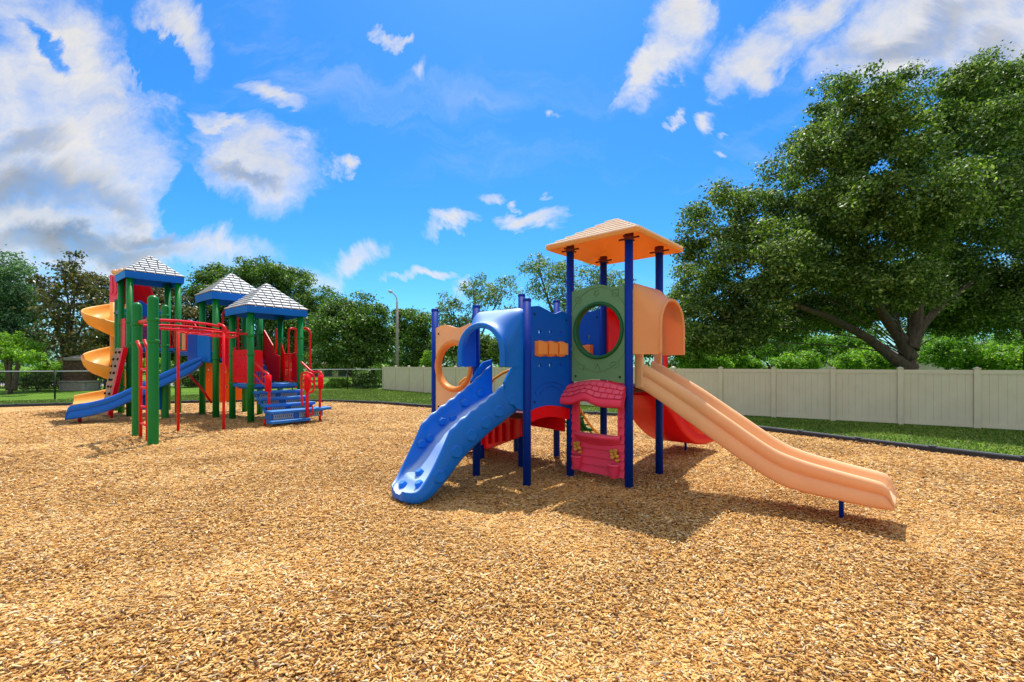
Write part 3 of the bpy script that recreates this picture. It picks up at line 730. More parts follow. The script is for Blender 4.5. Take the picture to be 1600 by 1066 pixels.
for px_, pz_ in ((.16, .17), (w - .20, .13)):
    T = M @ Matrix.Translation((px_, .055, pz_))
    m = MB(); m.lathe([(.055, 0), (.065, .03), (.085, .15), (.088, .158), (.092, .16), (.092, .19), (.07, .19), (.05, .18)], T, 18); pot = m.build('flower_pot', PINK, house)
    rn = random.Random(3); m = MB()
    for k in range(16):
        a = rn.uniform(0, 6.28); rr = rn.uniform(0, .075); zc = .24 + rn.uniform(0, .15); 
        cx_, cz_ = rr * math.cos(a) * (1.2 - (zc - .2) * 2), zc
        sz = rn.uniform(.022, .035)
        m.lathe([(.001, -sz), (sz * .8, -sz * .5), (sz, 0), (sz * .7, sz * .5), (.001, sz * .7)], T @ Matrix.Translation((cx_, rn.uniform(-.01, .03), cz_)), 8)
    m.build('flowers', FLOWER, house)

# blue counter panels
def counter_panel(P, Q, z0, ztab, parent, big=True, arch=.05):
    M, w = frame(P, Q); x0, x1 = .05, w - .05
    top = [(x1 - (x1 - x0) * i / 24, interp(1 - i / 24, ztab)) for i in range(25)]
    bot = [(x0 + (x1 - x0) * i / 12, z0 + arch * math.sin(math.pi * i / 12)) for i in range(13)]
    W0, W1 = w * .5 - .30, w * .5 + .30; zc = 1.93
    holes = [[(W0, zc - .11), (W1, zc - .11), (W1, zc + .11), (W0, zc + .11)]]
    for i in range(3):
        for dz in (.24, -.24): holes.append(circ(w * .5 - .2 + .2 * i, zc + dz, .027, 8, .035))
    m = MB(); m.panel(bot + top, holes, -.02, .03, M)
    p = m.build('counter_panel', DEEPBLUE, parent, bevel=.01, seg=2)
    for i in range(3):
        c = MB(); xx = W0 + .10 + .20 * i
        c.lathe([(.001, -.145), (.02, -.145), (.02, -.12), (.075, -.105), (.09, -.09), (.092, .09), (.075, .105), (.02, .12), (.02, .145), (.001, .145)], M @ Matrix.Translation((xx, .0, zc)), 8)
        c.box(xx - .085, xx + .085, .06, .10, -.0 + zc - .085, zc + .085, M)
        c.build('counter', LIP, p, bevel=.012)
    m = MB()
    for rr in (.30, .20): m.tube([(w * .5 + rr * math.cos(a), .033, z0 + .22 + rr * .6 * math.sin(a)) for a in np.linspace(.1, math.pi - .1, 14)], .006, 6, M)
    m.build('moulded_arcs', DEEPBLUE, p)
    for bx in (.11, w - .11):
        for bz in (z0 + .12, interp(bx / w, ztab) - .12): bolt(M, bx, .03, bz, p, DARK, .014)
    return p
counter_panel(PE, PA, 1.05, [(0, 2.52), (.2, 2.54), (.42, 2.49), (.6, 2.44), (.8, 2.50), (1, 2.45)], R1)
counter_panel(PI_, PD, 1.45, [(0, 2.66), (.2, 2.62), (.42, 2.70), (.6, 2.65), (.8, 2.60), (1, 2.65)], R1)

# red arched skirt beneath the blue panel
M, w = frame(PE, PA)
pts = [(.03 + (w - .06) * i / 16) for i in range(17)]
topz = [1.02 + .085 * math.sin(math.pi * (x / w) ** .8) for x in pts]
outer = [(x, z - .16 + (.03 if i in (0, 16) else 0)) for i, (x, z) in enumerate(zip(pts, topz))] + [(x, z + .005) for x, z in reversed(list(zip(pts, topz)))]
m = MB(); m.panel(outer, [], -.03, .035, M); m.build('deck_skirt', RED, R1, bevel=.012)

# peach panel with big bubble window
M, w = frame(PG, PF)
top = [(w - .05 - (w - .10) * i / 20, 2.31 + .03 * math.sin(2 * math.pi * (1 - i / 20) * 1.3 - .4)) for i in range(21)]
m = MB(); m.panel([(.05, .92), (w - .05, .92)] + top, [circ(w / 2, 1.68, .34, 44, .35)], -.02, .03, M)
pn = m.build('window_panel', PEACH, R1, bevel=.012, seg=3, label='peach panel with round window')
m = MB(); m.lathe([(.33, .035), (.333, -.03), (.35, -.065), (.38, -.075), (.405, -.05), (.41, -.03), (.41, .02), (.33, .035)], M @ Matrix.Translation((w / 2, 0, 1.68)) @ Matrix.Rotation(math.radians(90), 4, 'X'), 48)
m.build('window_rim', LIP, pn)
for bx in (.12, w - .12):
    for bz in (1.02, 2.2): bolt(M, bx, .03, bz, pn, DARK, .014)

# blue hood over the climbing chute, peach hood over the slide, red hood over the rear slide
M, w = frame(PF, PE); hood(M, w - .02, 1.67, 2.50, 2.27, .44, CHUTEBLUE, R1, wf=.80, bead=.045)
M, w = frame(PB, PC); hood(M, w - .06, 1.84, 2.83, 2.61, .43, HOODPEACH, R1, wf=.80)
M, w = frame(PC, PD); hood(M, w - .06, 1.60, 2.78, 2.58, .43, RED, R1, wf=.80)

# peach slide
M, w = frame(PB, PC)
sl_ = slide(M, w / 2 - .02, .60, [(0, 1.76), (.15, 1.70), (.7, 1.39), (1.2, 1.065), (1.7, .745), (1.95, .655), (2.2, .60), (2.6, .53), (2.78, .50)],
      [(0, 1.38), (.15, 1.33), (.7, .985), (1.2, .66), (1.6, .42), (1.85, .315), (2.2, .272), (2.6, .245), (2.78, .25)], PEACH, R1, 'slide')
m = MB(); m.tube([(w / 2 - .02, 2.32, 0), (w / 2 - .02, 2.32, .30)], .024, 10, M); m.box(w / 2 - .09, w / 2 + .05, 2.27, 2.37, .24, .27, M); m.build('support_leg', BLUEPOST, sl_)
m = MB()   # side skirts that join slide and hood at the deck
for xx in (.16, w - .20): m.box(xx, xx + .05, .0, .12, 1.38, 1.86, M)
m.build('slide_jamb', PEACH, R1, bevel=.015)
# red rear slide
M, w = frame(PC, PD)
sl_ = slide(M, w / 2, .84, [(0, 1.72), (.5, 1.52), (1.1, 1.05), (1.7, .66), (2.2, .50), (2.75, .44)], [(0, 1.22), (.5, .98), (1.1, .55), (1.7, .27), (2.2, .19), (2.75, .17)], RED, R1, 'slide')
sl_['label'] = 'red slide on the far side of the tower'
m = MB(); m.tube([(w / 2, 2.3, 0), (w / 2, 2.3, .24)], .024, 10, M); m.build('support_leg', BLUEPOST, sl_)
# blue rock-climbing chute
O = Vector((-.16, 6.62)); D = Vector((-.77, -.64)); Ln = Vector((.64, -.77))
M = Matrix(((Ln.x, D.x, 0, O.x), (Ln.y, D.y, 0, O.y), (0, 0, 1, 0), (0, 0, 0, 1)))
ct = smooth_tab([(-.05, 1.70), (.25, 1.45), (.5, 1.28), (.9, 1.04), (1.08, .90), (1.2, .68), (1.32, .47), (1.45, .27), (1.52, .20), (1.62, .17)])
cb = smooth_tab([(-.05, 1.06), (.25, .92), (.5, .79), (.9, .51), (1.1, .31), (1.25, .17), (1.4, .07), (1.5, .04), (1.62, .05)])
hwid = smooth_tab([(-.05, .37), (.3, .41), (.9, .41), (1.2, .40), (1.4, .385), (1.52, .33), (1.59, .23), (1.62, .13)])
rows = []; n = 96
for i in range(n + 1):
    t = -.05 + 1.67 * i / n; zt, zb = ct(t), cb(t); h = hwid(t)
    if t < 1.1: zt += .009 * math.sin(t * 2 * math.pi / .15)
    H = zt - zb; bed = zb + min(.16, H * .55)
    bedz = max(bed, zb + .05); wl = min(.11, H * .35)
    q_ = min(1, h / .36)
    P = [(-h + .05 * q_, zb), (-h + .015 * q_, zb + H * .12), (-h, zb + H * .45), (-h + .005, zb + H * .88), (-h + .02 * q_, zt - .012), (-h + .04 * q_, zt), (-h + .06 * q_, zt - .012), (-h + .075 * q_, zb + H * .85),
         (-h + .10 * q_, min(zt - .02, bedz + .12 * min(1, H))), (-h + .15 * q_, min(zt - .03, bedz + .03)), (-h * .45, bedz), (-h * .2, bedz)]
    full = P + [(-x, z) for x, z in reversed(P)]
    rows.append([(x, t, z) for x, z in full])
m = MB(); m.grid(rows, M, closeu=True, flip=False); m.add(rows[-1], [tuple(range(24))], M); m.add(rows[0], [tuple(range(24))], M)
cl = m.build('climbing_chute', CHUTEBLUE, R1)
def hold(x, t, z, nx, ny, nz, s=.062, M=M, parent=cl, mat=BLUE, bev=.008):
    N_ = Vector((nx, ny, nz)).normalized(); a = N_.cross(Vector((0, 0, 1)) if abs(nz) < .9 else Vector((0, 1, 0))).normalized(); b = N_.cross(a)
    C_ = Vector((x, t, z)); rows = []
    for rr, hh in ((1.1, -.02), (1.05, .014), (.72, .05)):
        rows.append([C_ + a * (s * rr * math.cos(k * math.pi / 3 + .3) * 1.1) + b * (s * rr * math.sin(k * math.pi / 3 + .3)) + N_ * hh for k in range(6)])
    m = MB(); m.grid(rows, M, closeu=True, smooth=False); m.add(rows[-1], [tuple(range(6))], M); return m.build('climbing_hold', mat, parent, bevel=bev, seg=3)
for (t, f) in ((.15, .55), (.42, .62), (.62, .45), (.80, .62), (1.0, .5), (1.12, .62)):
    h = hwid(t); z = cb(t) + (ct(t) - cb(t)) * f; hold(-h + .085, t, z, 1, 0, .15)
for (t, x) in ((1.10, .16), (1.28, -.06), (1.40, .16), (1.46, -.16), (.9, .12), (.7, -.1)):
    hold(x, t, cb(t) + min(.16, (ct(t) - cb(t)) * .55) + .0, 0, .45, .9)
for (t, f) in ((.12, .42), (.36, .42), (.58, .42), (.80, .42), (1.02, .40), (1.26, .45)):   # moulded bosses on the outer flanks
    h = hwid(t); z = cb(t) + (ct(t) - cb(t)) * f
    for sg in (-1, 1): hold(sg * (h - .03), t, z, sg, 0, .0, .10, mat=BLUE, bev=.022)
# blue wings joining chute and hood
for sg in (-1, 1):
    m = MB(); rows = []
    for t, za, zb_ in ((-.12, 1.05, 1.78), (.04, 1.1, 1.74), (.14, 1.2, 1.64), (.26, 1.2, 1.46)):
        rows.append([(sg * (.40), t, za), (sg * .41, t, zb_), (sg * .37, t, zb_), (sg * .36, t, za)])
    m.grid(rows, M, closeu=True, smooth=False, flip=sg > 0); m.build('chute_wing', BLUE, R1)

# red rear ramp, handrails, underside
O2 = (gp(-1, 0) + gp(-1, 1)) / 2
M = Matrix(((Vv.x, -U.x, 0, O2.x), (Vv.y, -U.y, 0, O2.y), (0, 0, 1, 0), (0, 0, 0, 1)))
m = MB(); rows = []
for i in range(25):
    t = 1.62 * i / 24; f = (i * 6 / 24) % 1; z = 1.12 - .98 * (t / 1.62) + .02 * math.sin(i * math.pi / 2)
    rows.append([(-.46, t, z - .12), (-.46, t, z + .12), (-.42, t, z + .12), (-.40, t, z + .01), (.40, t, z + .01), (.42, t, z + .12), (.46, t, z + .12), (.46, t, z - .12)])
m.grid(rows, M, closeu=True, smooth=False, flip=False); m.add(rows[-1], [tuple(range(8))], M)
ramp = m.build('ramp_climber', RED, R1)
m = MB(); m.tube([(0, 1.42, 0), (0, 1.42, .2)], .02, 8, M); m.build('support_leg', YELLOW, ramp)
# red sloping face of the steps under the blue decks
Mq, wq = frame(PH, PA)
m = MB(); m.panel([(.05, .72), (wq - .1, .68), (wq - .1, 1.14), (.05, 1.14)], [], -.02, .02, Mq); m.build('step_riser', RED, R1, bevel=.01)
m = MB(); q0 = Vector((PE.x - .06, PE.y + .45)); q1 = Vector((PF.x + .0, PF.y + 1.3)); Mq, wq = frame(q1, q0)
m.panel([(.0, .18), (.30, .22), (wq - .02, .62), (wq - .02, 1.0), (wq * .55, .95), (.0, .45)], [], -.02, .02, Mq); rz = m.build('step_riser', RED, R1, bevel=.01)
for k_ in range(5):
    f = .08 + .18 * k_; m = MB(); m.box(wq * f, wq * f + .035, .021, .07, .24 + .36 * f, .45 + .5 * f, Mq); m.build('rib', RED, rz, bevel=.012)
for pts in ([(798, 578, 7.3), (786, 583, 7.35), (772, 592, 7.4), (766, 600, 7.4), (765, 620, 7.4)], [(735, 588, 8.2), (726, 592, 8.2), (718, 599, 8.2), (715, 612, 8.2)]):
    P = [wpt(*p) for p in pts]; pp = []
    for i in range(len(P) - 1):
        for k in range(5): pp.append(P[i].lerp(P[i + 1], k / 5))
    pp.append(P[-1]); m = MB(); m.tube(pp, .022, 10); m.build('handrail', YELLOW, R1)
m = MB(); P = wpt(803, 576, 7.35); m.tube([(P.x - .03, P.y, P.z), (P.x + .05, P.y + .02, P.z)], .02, 8); m.build('bracket', REDTUBE, R1)
# green arched net climber at the back
m = MB(); base = (PI_ + PD) / 2
NO = PI_ - U * .42
Mn = Matrix(((U.x, Vv.x, 0, NO.x), (U.y, Vv.y, 0, NO.y), (0, 0, 1, 0), (0, 0, 0, 1)))
def net(s): return (.05 + 1.45 * s, 1.3 - 1.07 * math.sin(s * math.pi / 2) ** .8)
for x in (.06, .7): m.tube([(x,) + net(s) for s in np.linspace(0, 1, 14)], .022, 8, Mn)
nt_ = m.build('net_climber', YELLOW, R1)
m = MB()
for s in np.linspace(.08, 1, 9): m.tube([(.06,) + net(s), (.38, net(s)[0], net(s)[1] - .03), (.7,) + net(s)], .018, 8, Mn)
for x in np.linspace(.18, .58, 3): m.tube([(x, net(s)[0], net(s)[1] - .02) for s in np.linspace(0, 1, 14)], .016, 8, Mn)
for s in np.linspace(.3, .9, 4): m.box(.1, .66, net(s)[0], net(s)[0] + .10, net(s)[1] - .03, net(s)[1] - .005, Mn)
m.build('net', GREENNET, nt_)
m = MB(); 
for x in (.14, .6): m.tube([(x, 1.40, 0), (x, 1.40, .26)], .022, 8, Mn)
m.build('support_leg', YELLOW, nt_)
m = MB(); m.panel([(.0, 1.2), (.0, .95), (.45, .45), (.75, .45), (.3, 1.2)], [], -.015, .015, frame(PI_ + Vv * .05 + U * .12, PI_ + Vv * 1.2 + U * .12)[0]); m.build('side_panel', GREENRIM, R1)

# ------------------------------------------------------------------ left-hand play structure (green posts)
u2 = Vector((.766, -.643)); v2 = Vector((.643, .766))
R2 = empty('climbing_tower_structure', (-9.5, 14.6, 0), 'green posted play structure with three shingled blue roofs, spiral slide and red overhead bars', 'play structure', None)
def sq(a, s):
    a = Vector(a); return a, a + v2 * s, a - u2 * s, a + v2 * s - u2 * s
a1, b1, c1, d1 = sq((-12.6, 15.0), 1.32)
a2, b2, c2, d2 = sq((-9.5, 14.6), 1.32)
a3, b3, c3, d3 = sq((-7.67, 13.36), 1.45)
P1, P2, P3 = Vector((-7.65, 9.70)), Vector((-8.89, 10.79)), Vector((-10.98, 14.4))
def gpost(P, h, r=.085, dome=False, collars=()):
    m = MB()
    if dome:
        T = Matrix.Translation((P.x, P.y, 0)); prof = [(r, 0), (r, h - r)] + [(r * math.cos(t), h - r + r * math.sin(t)) for t in np.linspace(.2, math.pi / 2 - .02, 7)]
        m.lathe(prof, T, 24)
    else: m.tube([(P.x, P.y, 0), (P.x, P.y, h)], r, 24)
    p = m.build('post', GREENPOST, R2, origin=(P.x, P.y, 0))
    for z in collars:
        c = MB(); c.lathe([(r + .001, z - .035), (r + .018, z - .03), (r + .018, z + .03), (r + .001, z + .035)], Matrix.Translation((P.x, P.y, 0)), 24); c.build('collar', GREENPOST, p)
    return p
for P in (a1, b1, c1, d1): gpost(P, 4.68, .095, False, (3.1, 2.28, .9))
for P in (a2, b2, c2, d2): gpost(P, 3.95, .095, False, (2.75, 1.9))
for P in (a3, b3, c3, d3): gpost(P, 3.32, .09, False, (2.55, 2.0, 1.12))
for P in (P1, P2): gpost(P, 3.18, .10, True, (2.66, 2.2))
gpost(P3, 3.6, .10, True, (3.25, 2.3))
def big_roof(C, k, zb, ze, zp, rows):
    m = pyramid_shell(C, u2, v2, k, ze, zp, .03, ze - zb); r = m.build('tower_roof', BLUE, R2)
    g_ = MB(); e1 = u2; C3 = Vector((C.x, C.y, 0))
    m = MB(); kk = k - .01
    m.add([C3 + Vector((*(u2 * kk * a + v2 * kk * b), ze + .012)) for a, b in ((-1, -1), (1, -1), (1, 1), (-1, 1))] + [C3 + Vector((0, 0, zp + .006))], [(0, 1, 4), (1, 2, 4), (2, 3, 4), (3, 0, 4)])
    m.build('roof_underlay', SHINGLEGAP, r)
    m = MB(); roof_rows(m, None, (C.x, C.y), (u2.x, u2.y), (v2.x, v2.y), kk, ze + .02, zp + .02, rows, .26, lift=.035, gap=.016)
    m.build('shingles', SHINGLE, r)
big_roof((a1 + d1) / 2, .82, 4.55, 4.77, 5.50, 8)
big_roof((a2 + d2) / 2, .84, 3.79, 4.02, 4.80, 8)
big_roof((a3 + d3) / 2, .90, 3.22, 3.42, 4.25, 9)
# decks
M2 = lambda P, z=0: Matrix(((u2.x, v2.x, 0, P.x), (u2.y, v2.y, 0, P.y), (0, 0, 1, z), (0, 0, 0, 1)))
for P, s, z in ((c1, 1.32, 2.28), (c2, 1.32, 1.92), (c3, 1.45, 1.12)):
    m = MB(); m.box(-.02, s + .02, -.02, s + .02, z - .10, z, M2(P)); m.box(.1, s - .1, .1, s - .1, z - .16, z - .101, M2(P)); m.build('deck', DECKBLUE, R2, bevel=.015)
# bridge between first two towers
Mb, wb = frame(b1, c2 - v2 * .10)
m = MB(); m.box(-.1, wb + .1, -1.0, .05, 2.02, 2.16, Mb); br = m.build('bridge_deck', DECKBLUE, R2, bevel=.015)
def rail_panel(P, Q, z0, z1, mat, name='barrier', pitch=.11, solid=None, slatmat=None, arch=0):
    M, w = frame(P, Q); m = MB(); ins = .10
    m.tube([(ins, 0, z0), (w - ins, 0, z0)], .02, 8, M)
    m.tube([(ins + (w - 2 * ins) * i / 12, 0, z1 + arch * math.sin(math.pi * i / 12)) for i in range(13)], .02, 8, M)
    n = max(2, int((w - 2 * ins) / pitch))
    for i in range(n + 1):
        x = ins + (w - 2 * ins) * i / n; m.tube([(x, 0, z0), (x, 0, z1 + arch * math.sin(math.pi * i / n))], .014, 6, M, cap=False)
    b = m.build(name, mat, R2)
    if slatmat:
        for x in (w * .35, w * .68):
            k = MB(); k.box(x - .09, x + .09, .02, .06, z0, z1, M); k.build('slat', slatmat, b, bevel=.01)
    return b
rail_panel(b1, c2 - v2 * .1, 2.2, 2.95, REDTUBE, 'barrier', .15, slatmat=PEACH, arch=.28)
rail_panel(d1, d2, 2.2, 2.95, REDTUBE, 'barrier', .13)
rail_panel(a1, b1, 2.30, 3.2, REDTUBE, 'barrier', .12)
# solid red panels
def solid_panel(P, Q, z0, z1, mat, name, ins=.1, slope=0, M=None, dots=True):
    Mx, w = frame(P, Q); holes = []
    if dots:
        for i in range(3):
            for j in (.2, .5, .85): holes.append(circ(ins + (w - 2 * ins) * (i + 1) / 4, z0 + (z1 - z0) * j, .028, 8))
    m = MB(); m.panel([(ins, z0), (w - ins, z0), (w - ins, z1 - slope), (w - ins - .06, z1 + .03 - slope), (ins + .06, z1 + .03), (ins, z1)], holes, -.02, .025, Mx)
    return m.build(name, mat, R2, bevel=.008)
solid_panel(c3, a3, 1.15, 2.12, RED, 'side_panel')
rail_panel(a3 - u2 * 0 + v2 * 0, a3 + v2 * .42, 1.16, 2.10, REDTUBE, 'barrier', .06)
solid_panel(a3 + v2 * .02, a3 + v2 * .36, 1.5, 2.1, RED, 'side_panel', .05, dots=False)
rail_panel(d3, b3, 1.16, 2.05, REDTUBE, 'barrier', .09)
solid_panel(d3 + u2 * .85, b3, 1.2, 2.05, RED, 'side_panel', .06, dots=False)
rail_panel(c2, d2, 1.95, 2.8, REDTUBE, 'barrier', .12)
solid_panel(a2 + (b2 - a2) * .0, a2 + (b2 - a2) * .35, 1.95, 2.75, RED, 'side_panel', .09, dots=True)
solid_panel(c1, a1 - u2 * .5, 2.3, 3.25, RED, 'side_panel', .06, dots=False)
solid_panel(a1 - u2 * .38, a1, 2.3, 3.2, RED, 'side_panel', .12, dots=False)
# maroon/purple panel seen on the first tower
solid_panel(a1 + v2 * .25, a1 + v2 * .85, 2.3, 3.3, PURPLE, 'side_panel', .02, dots=True)
solid_panel(a1 + v2 * .25 - u2 * .25, a1 + v2 * .85 - u2 * .25, 3.3, 3.85, DEEPBLUE, 'side_panel', .02, slope=.35, dots=False)
# staircase enclosure from the low deck to the middle tower
for off, nm in ((0.02, 0), (1.2, 0)):
    Ms = Matrix(((-u2.x, v2.x, 0, (c3 + v2 * off).x), (-u2.y, v2.y, 0, (c3 + v2 * off).y), (0, 0, 1, 0), (0, 0, 0, 1)))
    m = MB(); m.panel([(-.55, 1.15), (.05, 1.2), (.8, 1.85), (.8, 2.85), (.65, 2.9), (-.05, 2.35), (-.15, 2.05), (-.55, 2.0)], [], -.02, .02, Ms); m.build('stair_side_panel', RED, R2, bevel=.01)
m = MB()
Ms = Matrix(((-u2.x, v2.x, 0, c3.x), (-u2.y, v2.y, 0, c3.y), (0, 0, 1, 0), (0, 0, 0, 1)))
for i in range(4): m.box(.0 + .2 * i, .24 + .2 * i, .08, 1.25, 1.12 + .2 * i, 1.28 + .2 * i, Ms)
m.build('stair', DECKBLUE, R2, bevel=.012)
# sloping red panel visible to the right of the steps
Mq, wq = frame(d3 - u2 * .35, d3 + u2 * .35)
m = MB(); m.panel([(0, 1.15), (wq, 1.15), (wq, 2.05), (wq - .1, 2.2), (.1, 2.95), (0, 2.9)], [circ(.2 + .14 * i, 1.5 + .2 * j, .03, 8) for i in range(3) for j in range(3)], -.02, .02, Mq); m.build('side_panel', RED, R2, bevel=.01)
# arches at the back right of the low tower
def arch_tube(P, Q, z0, z1, r=.035, rr=.2, name='entry_arch', mat=None):
    M, w = frame(P, Q); pts = [(0, 0, z0)] + [(0, 0, z0 + (z1 - rr - z0) * i / 5) for i in range(1, 6)]
    pts += [(rr - rr * math.cos(t), 0, z1 - rr + rr * math.sin(t)) for t in np.linspace(.2, math.pi / 2, 6)]
    pts += [(w - rr + rr * math.sin(t), 0, z1 - rr + rr * math.cos(t)) for t in np.linspace(0, math.pi / 2 - .2, 6)] + [(w, 0, z1 - rr - (z1 - rr - z0) * i / 5) for i in range(0, 6)]
    m = MB(); m.tube(pts, r, 10, M); return m.build(name, mat or REDTUBE, R2)
q = b3 - u2 * .25; arch_tube(wpt(451, 0, 15.2).to_2d(), wpt(464, 0, 15.5).to_2d(), .9, 2.92, rr=.13)
arch_tube(wpt(462, 0, 15.5).to_2d(), wpt(484.5, 0, 15.2).to_2d(), .9, 2.92, rr=.2)
arch_tube(wpt(348, 0, 16.0).to_2d(), wpt(372, 0, 16.2).to_2d(), 1.9, 3.65, rr=.2)
# front steps of the low tower: mesh treads, wide lowest two
Mt = Matrix(((v2.x, u2.x, 0, a3.x), (v2.y, u2.y, 0, a3.y), (0, 0, 1, 0), (0, 0, 0, 1)))
st = None
for i, (y0, y1, z, xa, xb) in enumerate(((.08, .42, .93, .02, 1.36), (.38, .72, .75, .0, 1.42), (.66, 1.0, .58, .0, 1.46), (.93, 1.45, .42, -.02, 1.55), (1.25, 1.62, .17, -.08, 1.0))):
    m = MB(); m.box(xa, xb, y0, y1, z - .085, z, Mt)
    if i == 3: m.box(1.53, 1.80, y0 + .02, y1 - .12, z - .085, z - .002, Mt)
    t_ = m.build('step', DECKBLUE, R2, bevel=.02, seg=3)
    if i < 5:   # perforated riser
        k = MB(); zt = z - .088; zb = zt - (.10 if i < 3 else .16) 
        x = xa + .12
        if zb > .03:
            for sgm in ((xa + .10, (xa + xb) / 2 - .12), ((xa + xb) / 2 + .02, xb - .12)):
                nn = int((sgm[1] - sgm[0]) / .055)
                for q_ in range(nn):
                    x = sgm[0] + .055 * q_
                    k.tube([(x, y1 - .09, zb), (x + .05, y1 - .09, zt)], .011, 5, Mt, cap=False); k.tube([(x + .05, y1 - .088, zb), (x, y1 - .088, zt)], .011, 5, Mt, cap=False)
                k.build('mesh_riser', METAL, t_) if q_ == nn - 1 else None
                if q_ == nn - 1: k = MB()
            k = MB(); k.box(xa + .04, xb - .04, y0 + .02, y1 - .12, zb, zt, Mt); k.build('riser', DECKBLUE, t_, bevel=.006)
# step supports and handrails
def tubepart(pts, r, mat, name, n=6, parent=R2):
    pts = [Vector(p) for p in pts]; out = []
    for i in range(len(pts) - 1):
        p0, p1, p2, p3 = pts[max(i-1, 0)], pts[i], pts[i+1], pts[min(i+2, len(pts)-1)]
        for k in range(n):
            t = k / n; out.append(.5 * ((2*p1) + (-p0+p2)*t + (2*p0-5*p1+4*p2-p3)*t*t + (-p0+3*p1-3*p2+p3)*t**3))
    out.append(pts[-1]); m = MB(); m.tube(out, r, 10); return m.build(name, mat, parent)
tubepart([wpt(399, 566, 13.3), wpt(406, 574, 13.2), wpt(413, 581, 13.0), wpt(418, 584, 12.9), wpt(420.5, 590, 12.85), wpt(420.5, 612, 12.85), wpt(420.5, 655, 12.85)], .035, REDTUBE, 'handrail')
tubepart([wpt(397, 584, 13.3), wpt(404, 592, 13.2), wpt(411, 600, 13.1), wpt(419, 601, 12.9)], .025, REDTUBE, 'handrail')
m = MB(); m.tube([wpt(419, 586, 12.84), wpt(419, 612, 12.84)], .085, 12); m.build('handrail_sleeve', RED, R2)
tubepart([wpt(471, 566, 14.2), wpt(478, 573, 14.1), wpt(486, 580, 14.0), wpt(492, 582, 13.9), wpt(499, 581, 13.8), wpt(502, 586, 13.7), wpt(500, 610, 13.6), wpt(500, 658.5, 13.6)], .035, REDTUBE, 'handrail')
tubepart([wpt(472, 634, 13.0), wpt(471, 590, 13.0), wpt(475, 583, 12.9), wpt(483, 583, 12.9), wpt(490, 588, 12.9), wpt(491, 604, 12.9), wpt(488, 612, 12.9), wpt(483, 613, 12.9)], .03, REDTUBE, 'handrail')
m = MB(); m.tube([wpt(480, 661.5, 13.15), wpt(480, 584, 13.15)], .05, 12); m.build('handrail_post', REDTUBE, R2)
m = MB(); m.tube([wpt(480, 586, 13.1), wpt(480, 610, 13.1)], .085, 12); m.build('handrail_sleeve', RED, R2)
m = MB(); m.tube([wpt(501, 586, 13.55), wpt(501, 608, 13.55)], .08, 12); m.build('handrail_sleeve', RED, R2)
tubepart([wpt(481, 590, 13.2), wpt(487, 596, 13.3), wpt(494, 603, 13.5)], .025, REDTUBE, 'handrail')
tubepart([wpt(488, 634, 13.2), wpt(489, 646, 13.2), wpt(485, 648, 13.2), wpt(480, 647, 13.2)], .02, REDTUBE, 'step_brace')
for x, y0, y1, Y in ((413.5, 656, 664, 12.6), (460, 655, 663, 12.9)):
    m = MB(); m.tube([wpt(x, y0, Y), wpt(x, y1 + 2, Y)], .03, 8); m.build('step_leg', REDTUBE, R2)

# overhead loop ladder, poles and access ladder
def rail3(px, r, name='overhead_rail'): return tubepart([wpt(*p) for p in px], r, REDTUBE, name)
oh1 = rail3([(246, 500.5, 9.75), (275, 501.5, 10.4), (305, 504.5, 11.1), (330, 507.5, 11.7), (341, 510.5, 12.0)], .032)
rail3([(246, 513, 9.75), (262, 514, 10.1), (300, 516, 11.0), (340, 519, 12.1), (375, 521.5, 13.0), (388, 522, 13.35)], .03)
rail3([(219, 504, 10.75), (230, 501, 10.2), (239, 500, 9.9)], .045, 'overhead_rail')
rail3([(215, 509, 10.8), (260, 508.5, 11.8), (310, 512, 12.9), (345, 517, 13.8), (364, 520, 14.3)], .03)
for i, (x, y, Y) in enumerate(((298, 519, 11.6), (318, 521, 12.1), (338, 524, 12.6), (355, 526, 13.0))):
    C_ = wpt(x, y, Y); pts = [C_ + Vector((.52 * math.cos(a) * u2.x + .22 * math.sin(a) * v2.x, .52 * math.cos(a) * u2.y + .22 * math.sin(a) * v2.y, .02 * math.sin(2 * a))) for a in np.linspace(0, 2 * math.pi, 24)]
    m = MB(); m.tube(pts, .018, 8); m.build('hand_loop', REDTUBE, R2)
rail3([(341, 507, 11.9), (348, 509, 11.87), (352, 514, 11.85), (352, 522, 11.85)], .035)
for x, yb in ((278.4, 674.4), (349.5, 672)):
    Y = FPX * CH / (yb - HY); b = wpt(x, yb, Y); m = MB(); m.tube([b, (b.x, b.y, 2.64)], .033, 12); m.build('support_pole', REDTUBE, R2)
lp = P2.lerp(P1, .24); lq = P2.lerp(P1, .68)
lad = None
for q_, top in ((lp, 2.28), (lq, 2.28)):
    m = MB(); o_ = Vector((u2.y, -u2.x)) * 0
    m.tube([(q_.x, q_.y, 0), (q_.x, q_.y, 2.05), (q_.x - .10, q_.y + .03, 2.25)], .034, 10); s_ = m.build('ladder_rail', REDTUBE, R2)
m = MB()
for z in (.35, .75, 1.18, 1.6): m.tube([(lp.x, lp.y, z), (lq.x, lq.y, z)], .026, 8)
m.build('ladder_rungs', REDTUBE, R2)
# blue play panel low behind the ladder
m = MB(); p_, q_ = wpt(222, 0, 14.3), wpt(251, 0, 14.3); Mx, w = frame(p_.to_2d(), q_.to_2d()); m.panel([(0, .28), (w, .28), (w, 1.05), (0, 1.05)], [], -.03, .03, Mx); m.build('play_panel', BLUE, R2, bevel=.02)

